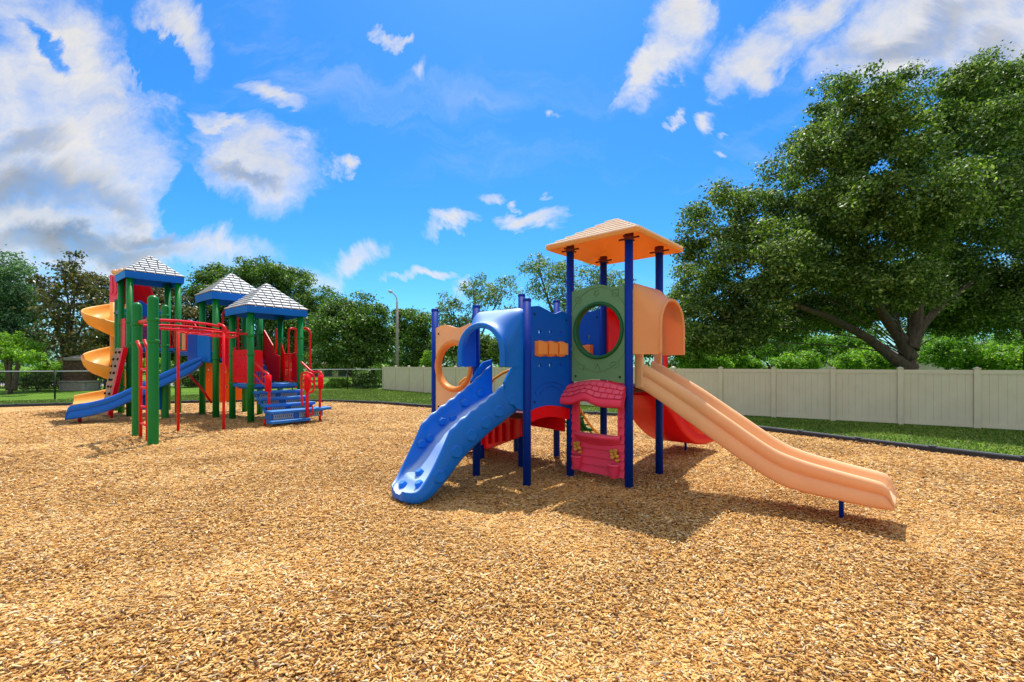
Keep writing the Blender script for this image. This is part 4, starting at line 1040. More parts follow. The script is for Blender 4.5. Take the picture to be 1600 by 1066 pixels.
# blue slide
e0 = wpt(316, 0, 14.75).to_2d(); e1 = wpt(117, 0, 13.25).to_2d(); dv = (e1 - e0).normalized(); ln = (e1 - e0).length
Msd = Matrix(((-dv.y, dv.x, 0, e0.x), (dv.x, dv.y, 0, e0.y), (0, 0, 1, 0), (0, 0, 0, 1)))
k = ln / 3.6
sb = slide(Msd, 0, .66, [(0, 1.95), (.25 * k, 1.88), (1.0 * k, 1.52), (1.9 * k, 1.08), (2.6 * k, .76), (3.1 * k, .62), (3.5 * k, .55), (3.75 * k, .52)],
           [(0, 1.72), (.25 * k, 1.48), (1.0 * k, 1.10), (1.9 * k, .68), (2.6 * k, .36), (3.1 * k, .22), (3.5 * k, .15), (3.75 * k, .13)], SLIDEBLUE, R2, 'slide')
sb['label'] = 'blue double-ribbed slide'
m = MB(); b = wpt(124.5, 660, 13.43); m.tube([b, (b.x, b.y, .22)], .045, 10); m.build('support_leg', REDTUBE, sb)
m = MB(); b = wpt(174.5, 654, 14.4); m.tube([b, (b.x, b.y, .5)], .035, 10); m.build('support_leg', REDTUBE, sb)
# blue side boards at the top of that slide
Mx, w = frame(wpt(294, 0, 15.3).to_2d(), wpt(309, 0, 14.7).to_2d()); m = MB(); m.panel([(0, 1.75), (w, 1.75), (w, 2.72), (0, 2.72)], [], -.03, .03, Mx); m.build('slide_hood_board', DEEPBLUE, R2, bevel=.02)
Mx, w = frame(wpt(309, 0, 14.7).to_2d(), wpt(330, 0, 14.55).to_2d()); m = MB(); m.panel([(0, 1.78), (w, 1.78), (w, 2.70), (0, 2.74)], [], -.03, .03, Mx); m.build('slide_hood_board', BLUE, R2, bevel=.02)

# orange climbing walls under the middle tower
Mx, w = frame(wpt(319, 0, 16.4).to_2d(), wpt(345, 0, 16.4).to_2d())
m = MB(); m.panel([(0, .52), (w * .3, .42), (w, .36), (w, 1.75), (0, 1.75)], [circ(w * a, b, .035, 10) for a, b in ((.25, 1.5), (.7, 1.35), (.3, 1.15), (.7, .95))] , -.03, .03, Mx); m.build('climbing_wall', ORANGE, R2, bevel=.015)
Mx, w = frame(wpt(345, 0, 16.3).to_2d(), wpt(381, 0, 16.9).to_2d())
m = MB(); m.panel([(0, .36), (w, .42), (w, 1.2), (w * .6, 1.28), (w * .5, 1.7), (0, 1.75)], [circ(w * a, b, .035, 10) for a, b in ((.2, 1.45), (.6, .95), (.25, .9))], -.03, .03, Mx); m.build('climbing_wall', ORANGE, R2, bevel=.015)
m = MB(); m.tube([wpt(295, 585, 15.0), wpt(314, 606, 15.1), wpt(331, 630, 15.2)], .035, 8); m.build('brace', REDTUBE, R2)
m = MB(); m.tube([wpt(319, 575, 15.6), wpt(319, 644, 15.6)], .03, 8); m.build('support_pole', REDTUBE, R2)

# tan rock climber leaning on the first tower
Mx, w = frame(wpt(183, 0, 15.2).to_2d(), wpt(195, 0, 14.7).to_2d())
m = MB(); n0 = 9
rows = [[(x * w + (1 - f) * -.16, .05 + .35 * (1 - f) + .02 * math.sin(x * 9 + f * 17), .1 + 2.15 * f) for x in np.linspace(0, 1, 7)] for f in np.linspace(0, 1, 16)]
back = [[(p[0], p[1] - .10, p[2]) for p in r] for r in rows]
m.grid(rows, Mx, flip=True); m.grid(back, Mx); m.grid([[r[0] for r in rows], [r[0] for r in back]], Mx); m.grid([[r[-1] for r in rows], [r[-1] for r in back]], Mx, flip=True)
rk = m.build('rock_climber', ROCKTAN, R2)
rn = random.Random(4)
for f in np.linspace(.1, .93, 9):
    for x in (.25, .7):
        xx = x + rn.uniform(-.1, .1); m = MB()
        T = Mx @ Matrix.Translation((xx * w + (1 - f) * -.16, .065 + .35 * (1 - f), .1 + 2.15 * f)); m.lathe([(.001, .05), (.03, .03), (.04, 0), (.03, -.03), (.001, -.04)], T, 8); m.build('hand_hold', DARK, rk)
m = MB(); rows = [[(w + (1 - f) * -.16 + dx, .08 + .35 * (1 - f), .1 + 2.15 * f) for dx in (.012, .20)] for f in (0, 1)]
b_ = [[(p[0], p[1] - .12, p[2]) for p in r] for r in rows]
m.grid([rows[0], rows[1]], Mx, smooth=False); m.grid([b_[1], b_[0]], Mx, smooth=False); m.grid([[rows[0][1], rows[1][1]], [b_[0][1], b_[1][1]]], Mx, smooth=False); m.grid([[rows[0][0], rows[1][0]], [b_[0][0], b_[1][0]]], Mx, smooth=False)
m.build('climber_side_board', RED, rk)

# spiral slide
C = Vector((-15.35, 17.5)); 
m = MB(); m.tube([(C.x, C.y, 0), (C.x, C.y, 4.15)], .09, 20); 
sp_root = m.build('spiral_slide', SPIRAL, R2)
prof = [(.10, .02), (.14, .0), (.30, -.03), (.52, -.02), (.66, .05), (.76, .18), (.83, .34), (.85, .42), (.875, .45), (.90, .42), (.89, .33), (.83, .14), (.72, -.02), (.55, -.08), (.30, -.09), (.13, -.06)]
rows = []; th0, th1 = math.radians(40), math.radians(846)
for i in range(181):
    t = i / 180; th = th0 + (th1 - th0) * t; z = 3.28 + 1.70 * (math.radians(221) - th) / (2 * math.pi)
    z = max(z, .26)
    rows.append([(C.x + r * math.cos(th), C.y + r * math.sin(th), max(z + dz, .08)) for r, dz in prof])
tan = Vector((-math.sin(th1), math.cos(th1)))
zl = z
for i in range(1, 7):
    d = .2 * i; rows.append([(C.x + r * math.cos(th1) + tan.x * d, C.y + r * math.sin(th1) + tan.y * d, max(zl - .02 * i + dz * (1 - .05 * i), .08)) for r, dz in prof])
m = MB(); m.grid(rows, None, closeu=True, flip=True); m.add(rows[-1], [tuple(range(len(prof)))]); m.add(rows[0], [tuple(range(len(prof)))])
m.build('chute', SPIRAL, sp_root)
# red hood above the spiral
def hq(x, y, Y): return wpt(x, y, Y)
m = MB(); p_ = [hq(171, 429, 17.0), hq(206, 436, 16.5), hq(206, 474, 16.5), hq(171, 472, 17.0)]
def slab(m, pts, off):
    off = Vector(off); n = len(pts); vs = list(pts) + [p + off for p in pts]
    m.add(vs, [tuple(range(n)), tuple(reversed(range(n, 2 * n)))] + [(i, n + i, n + (i + 1) % n, (i + 1) % n) for i in range(n)])
slab(m, p_, (.03, .06, 0)); hd = m.build('spiral_hood', PINK, R2, bevel=.01)
m = MB()
for i in range(5):
    a = hq(176 + 6 * i, 433 + i, 16.93 - .08 * i); b = hq(173 + 6 * i, 462, 16.93 - .08 * i); c = hq(177 + 6 * i, 455, 16.9 - .08 * i); slab(m, [a, b, c], (0, -.025, 0))
m.build('moulded_ribs', PINK, hd)
m = MB(); slab(m, [hq(205, 430, 16.5), hq(229, 432, 16.9), hq(239, 470, 16.9), hq(238, 512, 16.9), hq(226, 512, 16.9), hq(205, 474, 16.5)], (.03, .07, 0)); m.build('spiral_hood_side', RED, R2, bevel=.01)
m = MB(); slab(m, [hq(195, 434, 15.9), hq(197, 434, 15.9), hq(203, 462, 15.9), hq(199, 475, 15.9), hq(191, 475, 15.9)], (0, .05, 0)); m.build('spiral_hood_side', RED, R2, bevel=.008)
m = MB()
for x, y, r in ((180, 426, .12), (190, 424, .11), (198, 421, .10), (185, 427, .14)): m.lathe([(.001, -r), (r * .8, -r * .5), (r, 0), (r * .8, r * .6), (.001, r)], Matrix.Translation(hq(x, y, 17.0)), 12)
m.build('hood_ornament', PEACH, R2)
# extra deck and posts that carry the spiral
m = MB(); qc = (c1 + d1) / 2 - u2 * .75; Mz = M2(qc); m.box(-.65, .6, -.6, .6, 3.55, 3.68, Mz); m.build('deck', DECKBLUE, R2, bevel=.01)
for dx, dy in ((-.62, -.55), (-.62, .55)): 
    P = qc + u2 * dx + v2 * dy; gpost(P, 4.1, .08, False, (3.6,))
m = MB(); m.tube([wpt(243, 500, 14.6), wpt(262, 500, 14.3)], .025, 8); m.build('barrier_rail', REDTUBE, R2)

# ------------------------------------------------------------------ fences
FENCE = [Vector((-8.75, 31.0)), Vector((5.8, 16.35)), Vector((12.35, 12.09)), Vector((22.0, 5.9))]
FH = 1.57
def vinyl_fence():
    root = empty('vinyl_fence', (5.8, 16.35, 0), 'khaki vinyl privacy fence running behind the right play structure', 'fence')
    pts = []
    acc = 0; step = 1.54
    pts.append(FENCE[0])
    for a, b in zip(FENCE, FENCE[1:]):
        n = max(1, round((b - a).length / step)); 
        for i in range(1, n + 1): pts.append(a.lerp(b, i / n))
    for i, p in enumerate(pts):
        m = MB(); r = .065; q = pts[min(i + 1, len(pts) - 1)]; o_ = pts[max(i - 1, 0)]; e = (q - o_).normalized(); n_ = Vector((e.y, -e.x))
        M = Matrix(((e.x, n_.x, 0, p.x), (e.y, n_.y, 0, p.y), (0, 0, 1, 0), (0, 0, 0, 1)))
        m.box(-r, r, -r, r, 0, FH + .02, M); m.box(-r - .012, r + .012, -r - .012, r + .012, FH + .021, FH + .04, M)
        m.add([(-r, -r, FH + .041), (r, -r, FH + .041), (r, r, FH + .041), (-r, r, FH + .041), (0, 0, FH + .075)], [(0, 1, 4), (1, 2, 4), (2, 3, 4), (3, 0, 4)], M)
        m.build('fence_post', VINYL, root, bevel=.004)
        if i < len(pts) - 1:
            M, w = frame(p, pts[i + 1]); m = MB(); a, b = r + .002, w - r - .002
            m.box(a, b, -.03, .03, FH - .12, FH - .01, M); m.box(a, b, -.028, .028, .03, .14, M); rail = m
            n = 9; pk = (b - a) / n
            for k_ in range(n):
                x = a + pk * k_
                m.add([(x + .006, .016, .14), (x + pk - .006, .016, .14), (x + pk - .006, .016, FH - .12), (x + .006, .016, FH - .12),
                       (x, .009, .14), (x, .009, FH - .12), (x + pk, .009, .14), (x + pk, .009, FH - .12)], [(0, 1, 2, 3), (4, 0, 3, 5), (1, 6, 7, 2)], M)
            m.add([(a, -.012, .14), (b, -.012, .14), (b, -.012, FH - .12), (a, -.012, FH - .12)], [(3, 2, 1, 0)], M)
            m.build('fence_panel', VINYL, root)
vinyl_fence()

def mesh_fence_mat():
    t = NT('chain_link_black'); tc = t.n('ShaderNodeTexCoord'); t.b.inputs['Base Color'].default_value = (.012, .012, .013, 1); t.b.inputs['Roughness'].default_value = .6
    return t.m
IRON = mesh_fence_mat()
def chain_fence():
    root = empty('chain_link_fence', (-16, 26.4, 0), 'thin black chain link fence crossing the lawn behind the left play structure', 'fence')
    line = [Vector((-36, 19.0)), Vector((-28.5, 21.0)), Vector((-22.1, 22.0)), Vector((-19.3, 24.2)), Vector((-16.6, 26.5)), Vector((-13.9, 28.8)), Vector((-11.2, 31.0)), Vector((-8.85, 31.05))]
    for i, p in enumerate(line):
        m = MB(); m.tube([(p.x, p.y, 0), (p.x, p.y, 1.42)], .035, 8); m.build('fence_post', IRON, root)
    for a, b in zip(line, line[1:]):
        m = MB(); m.tube([(a.x, a.y, 1.38), (b.x, b.y, 1.38)], .022, 6); m.build('top_rail', METAL, root)
        M, w = frame(a, b); m = MB(); n = int(w / .11); H = 1.36
        for k in range(-int(H / .11), n):
            for sg in (1, -1):
                x0 = k * .11; x1 = x0 + H; za, zb = (.02, 1.36)
                lo, hi = max(0, x0), min(w, x1)
                if hi <= lo: continue
                f = lambda x: za + (zb - za) * (x - x0) / (x1 - x0)
                z0, z1 = f(lo), f(hi)
                if sg < 0: z0, z1 = za + zb - z0, za + zb - z1
                m.add([(lo, 0, z0 - .004), (lo, 0, z0 + .004), (hi, 0, z1 + .004), (hi, 0, z1 - .004)], [(0, 1, 2, 3)], M)
        m.build('wire_mesh', IRON, root)
chain_fence()
def iron_fence():
    root = empty('iron_fence', (-30, 30, 0), 'black iron picket fence in front of the pale road at the far left', 'fence')
    a, b = Vector((-44, 29.0)), Vector((-27.2, 30.5)); M, w = frame(a, b)
    for i in range(7):
        m = MB(); x = w * i / 6; m.box(x - .04, x + .04, -.04, .04, 0, 1.35, M); m.build('fence_post', IRON, root)
        if i < 6:
            m = MB(); m.box(x + .04, x + w / 6 - .04, -.02, .02, 1.18, 1.22, M); m.box(x + .04, x + w / 6 - .04, -.02, .02, .12, .16, M)
            for k in range(1, 20):
                xx = x + w / 6 * k / 20; m.box(xx - .01, xx + .01, -.01, .01, .16, 1.30, M)
            m.build('picket_panel', IRON, root)
iron_fence()

# ------------------------------------------------------------------ road, pillar, lamp, houses
def stone_mats():
    t = NT('stacked_stone'); tc = t.n('ShaderNodeTexCoord')
    mp = t.n('ShaderNodeMapping'); mp.inputs['Rotation'].default_value = (math.radians(90), 0, 0); t.L.new(tc.outputs['Object'], mp.inputs[0])
    br = t.n('ShaderNodeTexBrick'); br.inputs['Scale'].default_value = 5; br.inputs['Color1'].default_value = rgb(125, 88, 68); br.inputs['Color2'].default_value = rgb(82, 62, 52); br.inputs['Mortar'].default_value = rgb(60, 50, 45)
    br.inputs['Brick Width'].default_value = .9; br.inputs['Row Height'].default_value = .35; t.L.new(mp.outputs[0], br.inputs['Vector'])
    n = t.noise(tc.outputs['Object'], 6, 5, .7); t.L.new(t.mix(.6, br.outputs['Color'], t.ramp(n.outputs['Fac'], [(.3, (.4, .4, .4, 1)), (.7, (1, 1, 1, 1))]).outputs[0], 'MULTIPLY'), t.b.inputs['Base Color'])
    t.b.inputs['Roughness'].default_value = .9; t.bump(br.outputs['Fac'], -.6, .02); a = t.m
    t = NT('cast_concrete'); tc = t.n('ShaderNodeTexCoord'); n = t.noise(tc.outputs['Object'], 5, 6, .7)
    t.L.new(t.ramp(n.outputs['Fac'], [(.3, rgb(130, 122, 116)), (.7, rgb(176, 168, 160))]).outputs[0], t.b.inputs['Base Color']); t.b.inputs['Roughness'].default_value = .9; t.bump(n.outputs['Fac'], .3, .01); b = t.m
    t = NT('stucco'); tc = t.n('ShaderNodeTexCoord'); n = t.noise(tc.outputs['Object'], 2, 6, .7)
    t.L.new(t.ramp(n.outputs['Fac'], [(.3, rgb(196, 184, 156)), (.7, rgb(214, 204, 178))]).outputs[0], t.b.inputs['Base Color']); t.b.inputs['Roughness'].default_value = .9; c = t.m
    t = NT('asphalt_shingle'); tc = t.n('ShaderNodeTexCoord'); n = t.noise(tc.outputs['Object'], 8, 6, .8); wv = t.n('ShaderNodeTexWave'); wv.bands_direction = 'Z'; wv.inputs['Scale'].default_value = 6; t.L.new(tc.outputs['Object'], wv.inputs[0])
    cc = t.ramp(n.outputs['Fac'], [(.3, rgb(105, 95, 88)), (.7, rgb(145, 134, 124))]).outputs[0]; t.L.new(t.mix(.3, cc, wv.outputs['Color'], 'MULTIPLY'), t.b.inputs['Base Color']); t.b.inputs['Roughness'].default_value = .95; d = t.m
    t = NT('window_glass'); t.b.inputs['Base Color'].default_value = (.05, .07, .09, 1); t.b.inputs['Roughness'].default_value = .1; e = t.m
    t = NT('bark'); tc = t.n('ShaderNodeTexCoord'); mp = t.n('ShaderNodeMapping'); mp.inputs['Scale'].default_value = (9, 9, 2.2); t.L.new(tc.outputs['Object'], mp.inputs[0]); n = t.noise(mp.outputs[0], 1.5, 7, .75)
    t.L.new(t.ramp(n.outputs['Fac'], [(.3, rgb(48, 38, 30)), (.7, rgb(112, 96, 78))]).outputs[0], t.b.inputs['Base Color']); t.b.inputs['Roughness'].default_value = .95; t.bump(n.outputs['Fac'], 1, .04); f = t.m
    return a, b, c, d, e, f
STONE, CONC, STUCCO, SHING, GLASS, BARK = stone_mats()

m = MB(); m.box(-75, -26.5, 36.5, 43, .002, .006); tag(m.build('road', CONC), kind='structure')

mr = empty('stone_pillar', (-27.6, 30, 0), 'brown stone entrance pillar with pale cap beside the far left road', 'pillar')
cx0 = (126 - HX) / FPX * 30
m = MB(); m.box(cx0 - .85, cx0 + .80, 29.4, 30.6, 0, .55); m.box(cx0 - .92, cx0 + .88, 29.35, 30.65, .551, .66); m.build('plinth', CONC, mr, bevel=.02)
m = MB(); m.box(cx0 - .66, cx0 + .62, 29.5, 30.5, .661, 1.98); m.build('shaft', STONE, mr, bevel=.02)
m = MB(); m.box(cx0 - .76, cx0 + .72, 29.4, 30.6, 1.981, 2.12); m.add([(cx0 - .7, 29.45, 2.121), (cx0 + .66, 29.45, 2.121), (cx0 + .66, 30.55, 2.121), (cx0 - .7, 30.55, 2.121), (cx0, 30, 2.4)], [(0, 1, 4), (1, 2, 4), (2, 3, 4), (3, 0, 4)]); m.build('cap', CONC, mr)

Yl = 36.0; lr = empty('street_lamp', (wpt(620, 0, Yl).x, Yl, 0), 'tall grey street lamp with curved arm behind the end of the vinyl fence', 'street lamp')
b = wpt(620.5, 0, Yl); m = MB(); zt = wpt(0, 472, Yl).z
m.tube([(b.x, Yl, 0), (b.x, Yl, zt * .5), (b.x, Yl, zt)], .1, 12, rads=[.16, .12, .085]); m.build('pole', CONC, lr)
tubepart([(b.x, Yl, zt - .1), wpt(619.5, 466, Yl), wpt(616, 460, Yl), wpt(611, 456, Yl)], .05, METAL, 'arm', parent=lr)
m = MB(); p_ = wpt(607, 454.5, Yl); q_ = wpt(613, 457, Yl); m.tube([p_, p_.lerp(q_, .4), q_], .1, 10, rads=[.06, .13, .07]); m.build('lamp_head', METAL, lr)

def house(name, label, xl, xr, yr, ye, Y, dep=9, windows=2):
    L_ = wpt(xl, 0, Y).x; R_ = wpt(xr, 0, Y).x; ze = wpt(0, ye, Y).z; zr = wpt(0, yr, Y).z
    root = empty(name, ((L_ + R_) / 2, Y, 0), label, 'house')
    m = MB(); m.box(L_, R_, Y, Y + dep, 0, ze); wl = m.build('wall', STUCCO, root)
    o = .5; inset = min((R_ - L_) / 2 - .1, dep / 2)
    m = MB(); m.add([(L_ - o, Y - o, ze), (R_ + o, Y - o, ze), (R_ + o, Y + dep + o, ze), (L_ - o, Y + dep + o, ze), (L_ + inset, Y + dep / 2, zr), (R_ - inset, Y + dep / 2, zr),
                     (L_ - o, Y - o, ze - .18), (R_ + o, Y - o, ze - .18), (R_ + o, Y + dep + o, ze - .18), (L_ - o, Y + dep + o, ze - .18)],
                    [(0, 1, 5, 4), (1, 2, 5), (2, 3, 4, 5), (3, 0, 4), (6, 7, 1, 0), (7, 8, 2, 1), (8, 9, 3, 2), (9, 6, 0, 3), (9, 8, 7, 6)]); m.build('roof', SHING, root)
    for i in range(windows):
        x = L_ + (R_ - L_) * (i + .5) / windows; zz = ze - 1.1
        m = MB(); m.box(x - .62, x + .62, Y - .06, Y - .002, zz - .62, zz + .62); wd = m.build('window', VINYL, root)
        m = MB(); m.box(x - .54, x + .54, Y - .07, Y - .0605, zz - .54, zz + .54); m.build('pane', GLASS, wd)
house('house', 'grey roofed house seen under the big oak, left of its trunk', 1352, 1425, 540, 553, 52, 9, 2)
house('house', 'tan house with a window, right of the round tree behind the fence', 1505, 1575, 542, 555, 46, 9, 2)
house('house', 'small pale house half hidden behind the hedge near the peach slide', 1150, 1188, 548, 560, 60, 8, 1)
house('house', 'cream house under the trees right of the left play structure', 480, 546, 556, 569, 62, 8, 3)

# ------------------------------------------------------------------ foliage
def leaf_mat(name, stops, trans=.35, rough=.5, spec=.32):
    t = NT(name); g = t.n('ShaderNodeNewGeometry'); tc = t.n('ShaderNodeTexCoord')
    c1 = t.ramp(g.outputs['Random Per Island'], stops).outputs[0]
    a = t.noise(tc.outputs['Object'], .8, 5, .7); c2 = t.ramp(a.outputs['Fac'], [(.32, (.58, .68, .58, 1)), (.5, (.92, .96, .85, 1)), (.68, (1.15, 1.06, .82, 1))]).outputs[0]
    col = t.mix(1.0, c1, c2, 'MULTIPLY'); t.L.new(col, t.b.inputs['Base Color']); t.b.inputs['Roughness'].default_value = rough; t.b.inputs['Specular IOR Level'].default_value = spec
    tc2 = t.mix(1.0, col, (1.25, 1.5, .55, 1), 'MULTIPLY')
    tr = t.n('ShaderNodeBsdfTranslucent'); t.L.new(tc2, tr.inputs['Color'])
    mx = t.n('ShaderNodeMixShader'); mx.inputs[0].default_value = trans
    t.L.new(t.b.outputs[0], mx.inputs[1]); t.L.new(tr.outputs[0], mx.inputs[2]); t.L.new(mx.outputs[0], t.out.inputs[0]); return t.m
OAK = leaf_mat('oak_leaf', [(0, rgb(42, 68, 30)), (.4, rgb(80, 106, 44)), (.78, rgb(120, 142, 66)), (1, rgb(186, 196, 134))])
GREY = leaf_mat('grey_green_leaf', [(0, rgb(70, 96, 62)), (.5, rgb(106, 130, 86)), (1, rgb(156, 172, 126))])
MID = leaf_mat('mid_green_leaf', [(0, rgb(46, 76, 32)), (.5, rgb(82, 116, 46)), (1, rgb(142, 166, 86))])
MIDL = leaf_mat('fresh_green_leaf', [(0, rgb(62, 104, 34)), (.5, rgb(100, 146, 48)), (1, rgb(156, 186, 84))], .4)
BRIGHT = leaf_mat('bright_green_leaf', [(0, rgb(72, 116, 34)), (.5, rgb(116, 158, 44)), (1, rgb(172, 198, 84))], .45)
MAGN = leaf_mat('magnolia_leaf', [(0, rgb(46, 62, 34)), (.45, rgb(76, 90, 46)), (.7, rgb(128, 104, 60)), (1, rgb(150, 140, 96))], .2, .35)
BLUISH = leaf_mat('bluish_leaf', [(0, rgb(58, 92, 66)), (.5, rgb(88, 122, 88)), (1, rgb(128, 154, 120))])

def foliage(lobes, dens, leaf, seed, n1=28, up=.9, inner=.5):
    """lobes: (x, y, z, rx, ry, rz). Every lobe carries tufts, every tuft a shell of leaves turned outwards."""
    rng = np.random.default_rng(seed); PP = []; NN = []
    for (x, y, z, rx, ry, rz) in lobes:
        n = int(n1 * rng.uniform(.85, 1.15)); d = rng.normal(size=(n, 3)); d /= np.linalg.norm(d, axis=1)[:, None]
        r = inner + (1 - inner) * rng.random(n) ** .6; r *= rng.uniform(.85, 1.12, n)
        c = np.array([x, y, z]) + d * r[:, None] * np.array([rx, ry, rz])
        rm = (rx * ry * rz) ** (1 / 3); rc = rm * rng.uniform(.15, .40, n)
        for i in range(n):
            k = int(max(6, dens * rc[i] ** 2 / leaf ** 2)); q = rng.normal(size=(k, 3)); q[:, 2] += .35; q /= np.linalg.norm(q, axis=1)[:, None]
            rad = rc[i] * (.35 + .65 * rng.random(k) ** .55); far = rng.random(k) < .2; rad[far] *= rng.uniform(1.1, 1.8, far.sum())
            P = c[i] + q * rad[:, None] * np.array([1.15, 1.15, .72]) + rng.normal(size=(k, 3)) * leaf * .3; PP.append(P); NN.append(q)
    P = np.concatenate(PP); Q = np.concatenate(NN); kp = P[:, 2] > .06; P = P[kp]; Q = Q[kp]; n = len(P)
    nrm = Q * .8 + rng.normal(size=(n, 3)) * .7; nrm[:, 2] += up * .6; nrm /= np.linalg.norm(nrm, axis=1)[:, None]
    t = rng.normal(size=(n, 3)); t -= nrm * (t * nrm).sum(1)[:, None]; t /= np.linalg.norm(t, axis=1)[:, None]; b = np.cross(nrm, t)
    L = (leaf * rng.uniform(.6, 1.3, n))[:, None]; Wd = L * rng.uniform(.4, .65, n)[:, None]
    return np.stack([P - t * L * .5, P + b * Wd * .5 - t * L * .05 + nrm * L * .08, P + t * L * .5, P - b * Wd * .5 - t * L * .05 + nrm * L * .08], 1).reshape(-1, 3)
def tree(name, label, Y, trunk, lobes, mat, leaf, nper, cat='tree', group=None, seed=1, clump=.5, perc=60, rdepth=1.0, limbs=None, trunk_r=.25, shell=.45, jitter=.35, dk=1.0, lk=1.0):
    """lobes in photo pixels (x, y, r[, ry]) of the crown as it stands at depth Y"""
    s = Y / FPX; tx = wpt(trunk[0], 0, Y).x; root = empty(name, (tx, Y, 0), label, cat, group)
    rn = random.Random(seed); LB = []
    for l in lobes:
        Yl = Y + (l[4] if len(l) > 4 else rn.uniform(-jitter, jitter) * 3.0 * rdepth); sl_ = Yl / FPX
        p = wpt(l[0], l[1], Yl); r = l[2] * sl_; ry_ = (l[3] if len(l) > 3 else l[2] * .85) * sl_
        LB.append((p.x, Yl, p.z, r, r * rdepth, ry_))
    airy = perc < 45 and leaf > .17
    V = foliage(LB, (11 if airy else 20) * dk, leaf, seed, 26 if airy else (46 if leaf > .12 else 30), inner=.3)
    F = np.arange(len(V)).reshape(-1, 4)
    arr('crown', V - np.array([tx, Y, 0]), None, 4, mat, root, (tx, Y, 0), faces=F)
    m = MB(); top = wpt(trunk[0], trunk[1], Y).z
    m.tube([(tx, Y, 0), (tx + .04, Y, .25), (tx - .02, Y, top * .5), (tx, Y, top)], trunk_r, 12, rads=[trunk_r * 1.35, trunk_r * 1.05, trunk_r * .95, trunk_r * .8])
    if limbs:
        for pl in limbs:
            pts = [wpt(q[0], q[1], Y) + Vector((0, q[3] if len(q) > 3 else 0, 0)) for q in pl]; rad = [q[2] * s for q in pl]
            # refine
            P = []; R = []
            for i in range(len(pts) - 1):
                for k in range(5):
                    t = k / 5; p0, p1, p2, p3 = pts[max(i-1, 0)], pts[i], pts[i+1], pts[min(i+2, len(pts)-1)]
                    P.append(.5 * ((2*p1) + (-p0+p2)*t + (2*p0-5*p1+4*p2-p3)*t*t + (-p0+3*p1-3*p2+p3)*t**3)); R.append(rad[i] + (rad[i+1] - rad[i]) * t)
            P.append(pts[-1]); R.append(rad[-1]); m.tube(P, .1, 10, rads=R)
    for li, (x, y, z, rx, ry, rz) in enumerate(LB):
        if lk < 1 and li % 3: continue
        a = Vector((tx, Y, top * rn.uniform(.75, 1))); b = Vector((x, y, z)); c = a.lerp(b, .5) + Vector((rn.uniform(-.3, .3), rn.uniform(-.3, .3), rn.uniform(0, .4)))
        k = trunk_r * lk
        m.tube([a, a.lerp(c, .5) + Vector((0, 0, .1)), c, c.lerp(b, .6), b + Vector((0, 0, rz * .3))], .1, 7, rads=[k * .45, k * .36, k * .26, k * .16, k * .06])
        for _ in range(3):
            e = b + Vector((rn.uniform(-1, 1) * rx * .8, rn.uniform(-1, 1) * ry * .8, rn.uniform(-.2, .9) * rz)); m.tube([c.lerp(b, .5), c.lerp(b, .8).lerp(e, .4), e], .05, 5, rads=[k * .16, k * .1, k * .03])
    m.build('trunk', BARK, root, origin=(tx, Y, 0)); return root

# the great oak behind the fence on the right
YO = 17.0
tree('oak_tree', 'huge dark oak with leaning trunk towering over the fence on the right', YO, (1421, 545),
     [(1128, 345, 66), (1080, 395, 30, 34), (1098, 440, 52), (1100, 505, 52), (1150, 525, 55, 34), (1185, 330, 45), (1200, 415, 80), (1215, 496, 70, 44, 2.0), (1262, 300, 70), (1300, 235, 66), (1300, 165, 36, 44), (1345, 165, 42, 50), (1290, 492, 70, 34, 3.0),
      (1290, 400, 80), (1380, 260, 80), (1395, 158, 46, 46), (1360, 370, 85), (1330, 462, 70, 50, 3.0), (1430, 330, 80), (1440, 440, 85, 56, 2.4), (1455, 230, 50), (1405, 480, 50, 26, 2.6), (1240, 360, 50), (1160, 380, 46), (1330, 240, 50), (1420, 210, 36), (1350, 320, 60), (1250, 456, 50, 40, 2.2), (1110, 470, 40), (1390, 420, 60), (1320, 330, 60), (1270, 240, 34, 28), (1370, 200, 50), (1175, 470, 50), (1240, 420, 50), (1060, 480, 22, 30), (1140, 532, 60, 24), (1085, 540, 36, 18), (1225, 520, 46, 18, 3.0), (1480, 500, 50, 20, 3.0), (1160, 500, 50, 30), (1340, 500, 46, 20, 3.5), (1480, 470, 60, 36, 1.0), (1410, 455, 60, 34, -2.0), (1460, 510, 40, 16, 4.0)],
     OAK, .12, 190, seed=11, clump=.34, perc=34, rdepth=.95, jitter=1.0, trunk_r=.24, dk=1.3, lk=.25,
     limbs=[[(1424, 578, 12), (1408, 568, 9.5), (1385, 551, 7.5), (1352, 526, 6.5), (1318, 508, 6), (1275, 497, 5, -.6), (1215, 478, 3.5, -.8), (1150, 430, 2.5)], [(1421, 560, 12), (1408, 530, 9), (1385, 500, 7), (1362, 460, 7), (1345, 420, 3)],
            [(1421, 545, 13), (1430, 515, 9), (1436, 470, 6), (1440, 430, 3)], [(1424, 540, 10), (1440, 510, 7), (1470, 480, 5), (1520, 440, 3)]])
tree('oak_tree', 'second tall oak at the right edge, its crown meeting the huge oak', 19.0, (1610, 540),
     [(1500, 150, 48, 44), (1560, 125, 50, 40), (1610, 170, 90), (1530, 230, 66), (1510, 330, 80), (1590, 320, 95), (1560, 430, 90, 66), (1480, 440, 70, 60), (1540, 500, 60, 30), (1640, 460, 90, 60), (1690, 300, 110), (1470, 500, 34, 20), (1480, 190, 26, 30)],
     OAK, .13, 160, seed=12, clump=.36, perc=34, rdepth=.95, jitter=1.0, trunk_r=.24, dk=1.25, lk=.25)

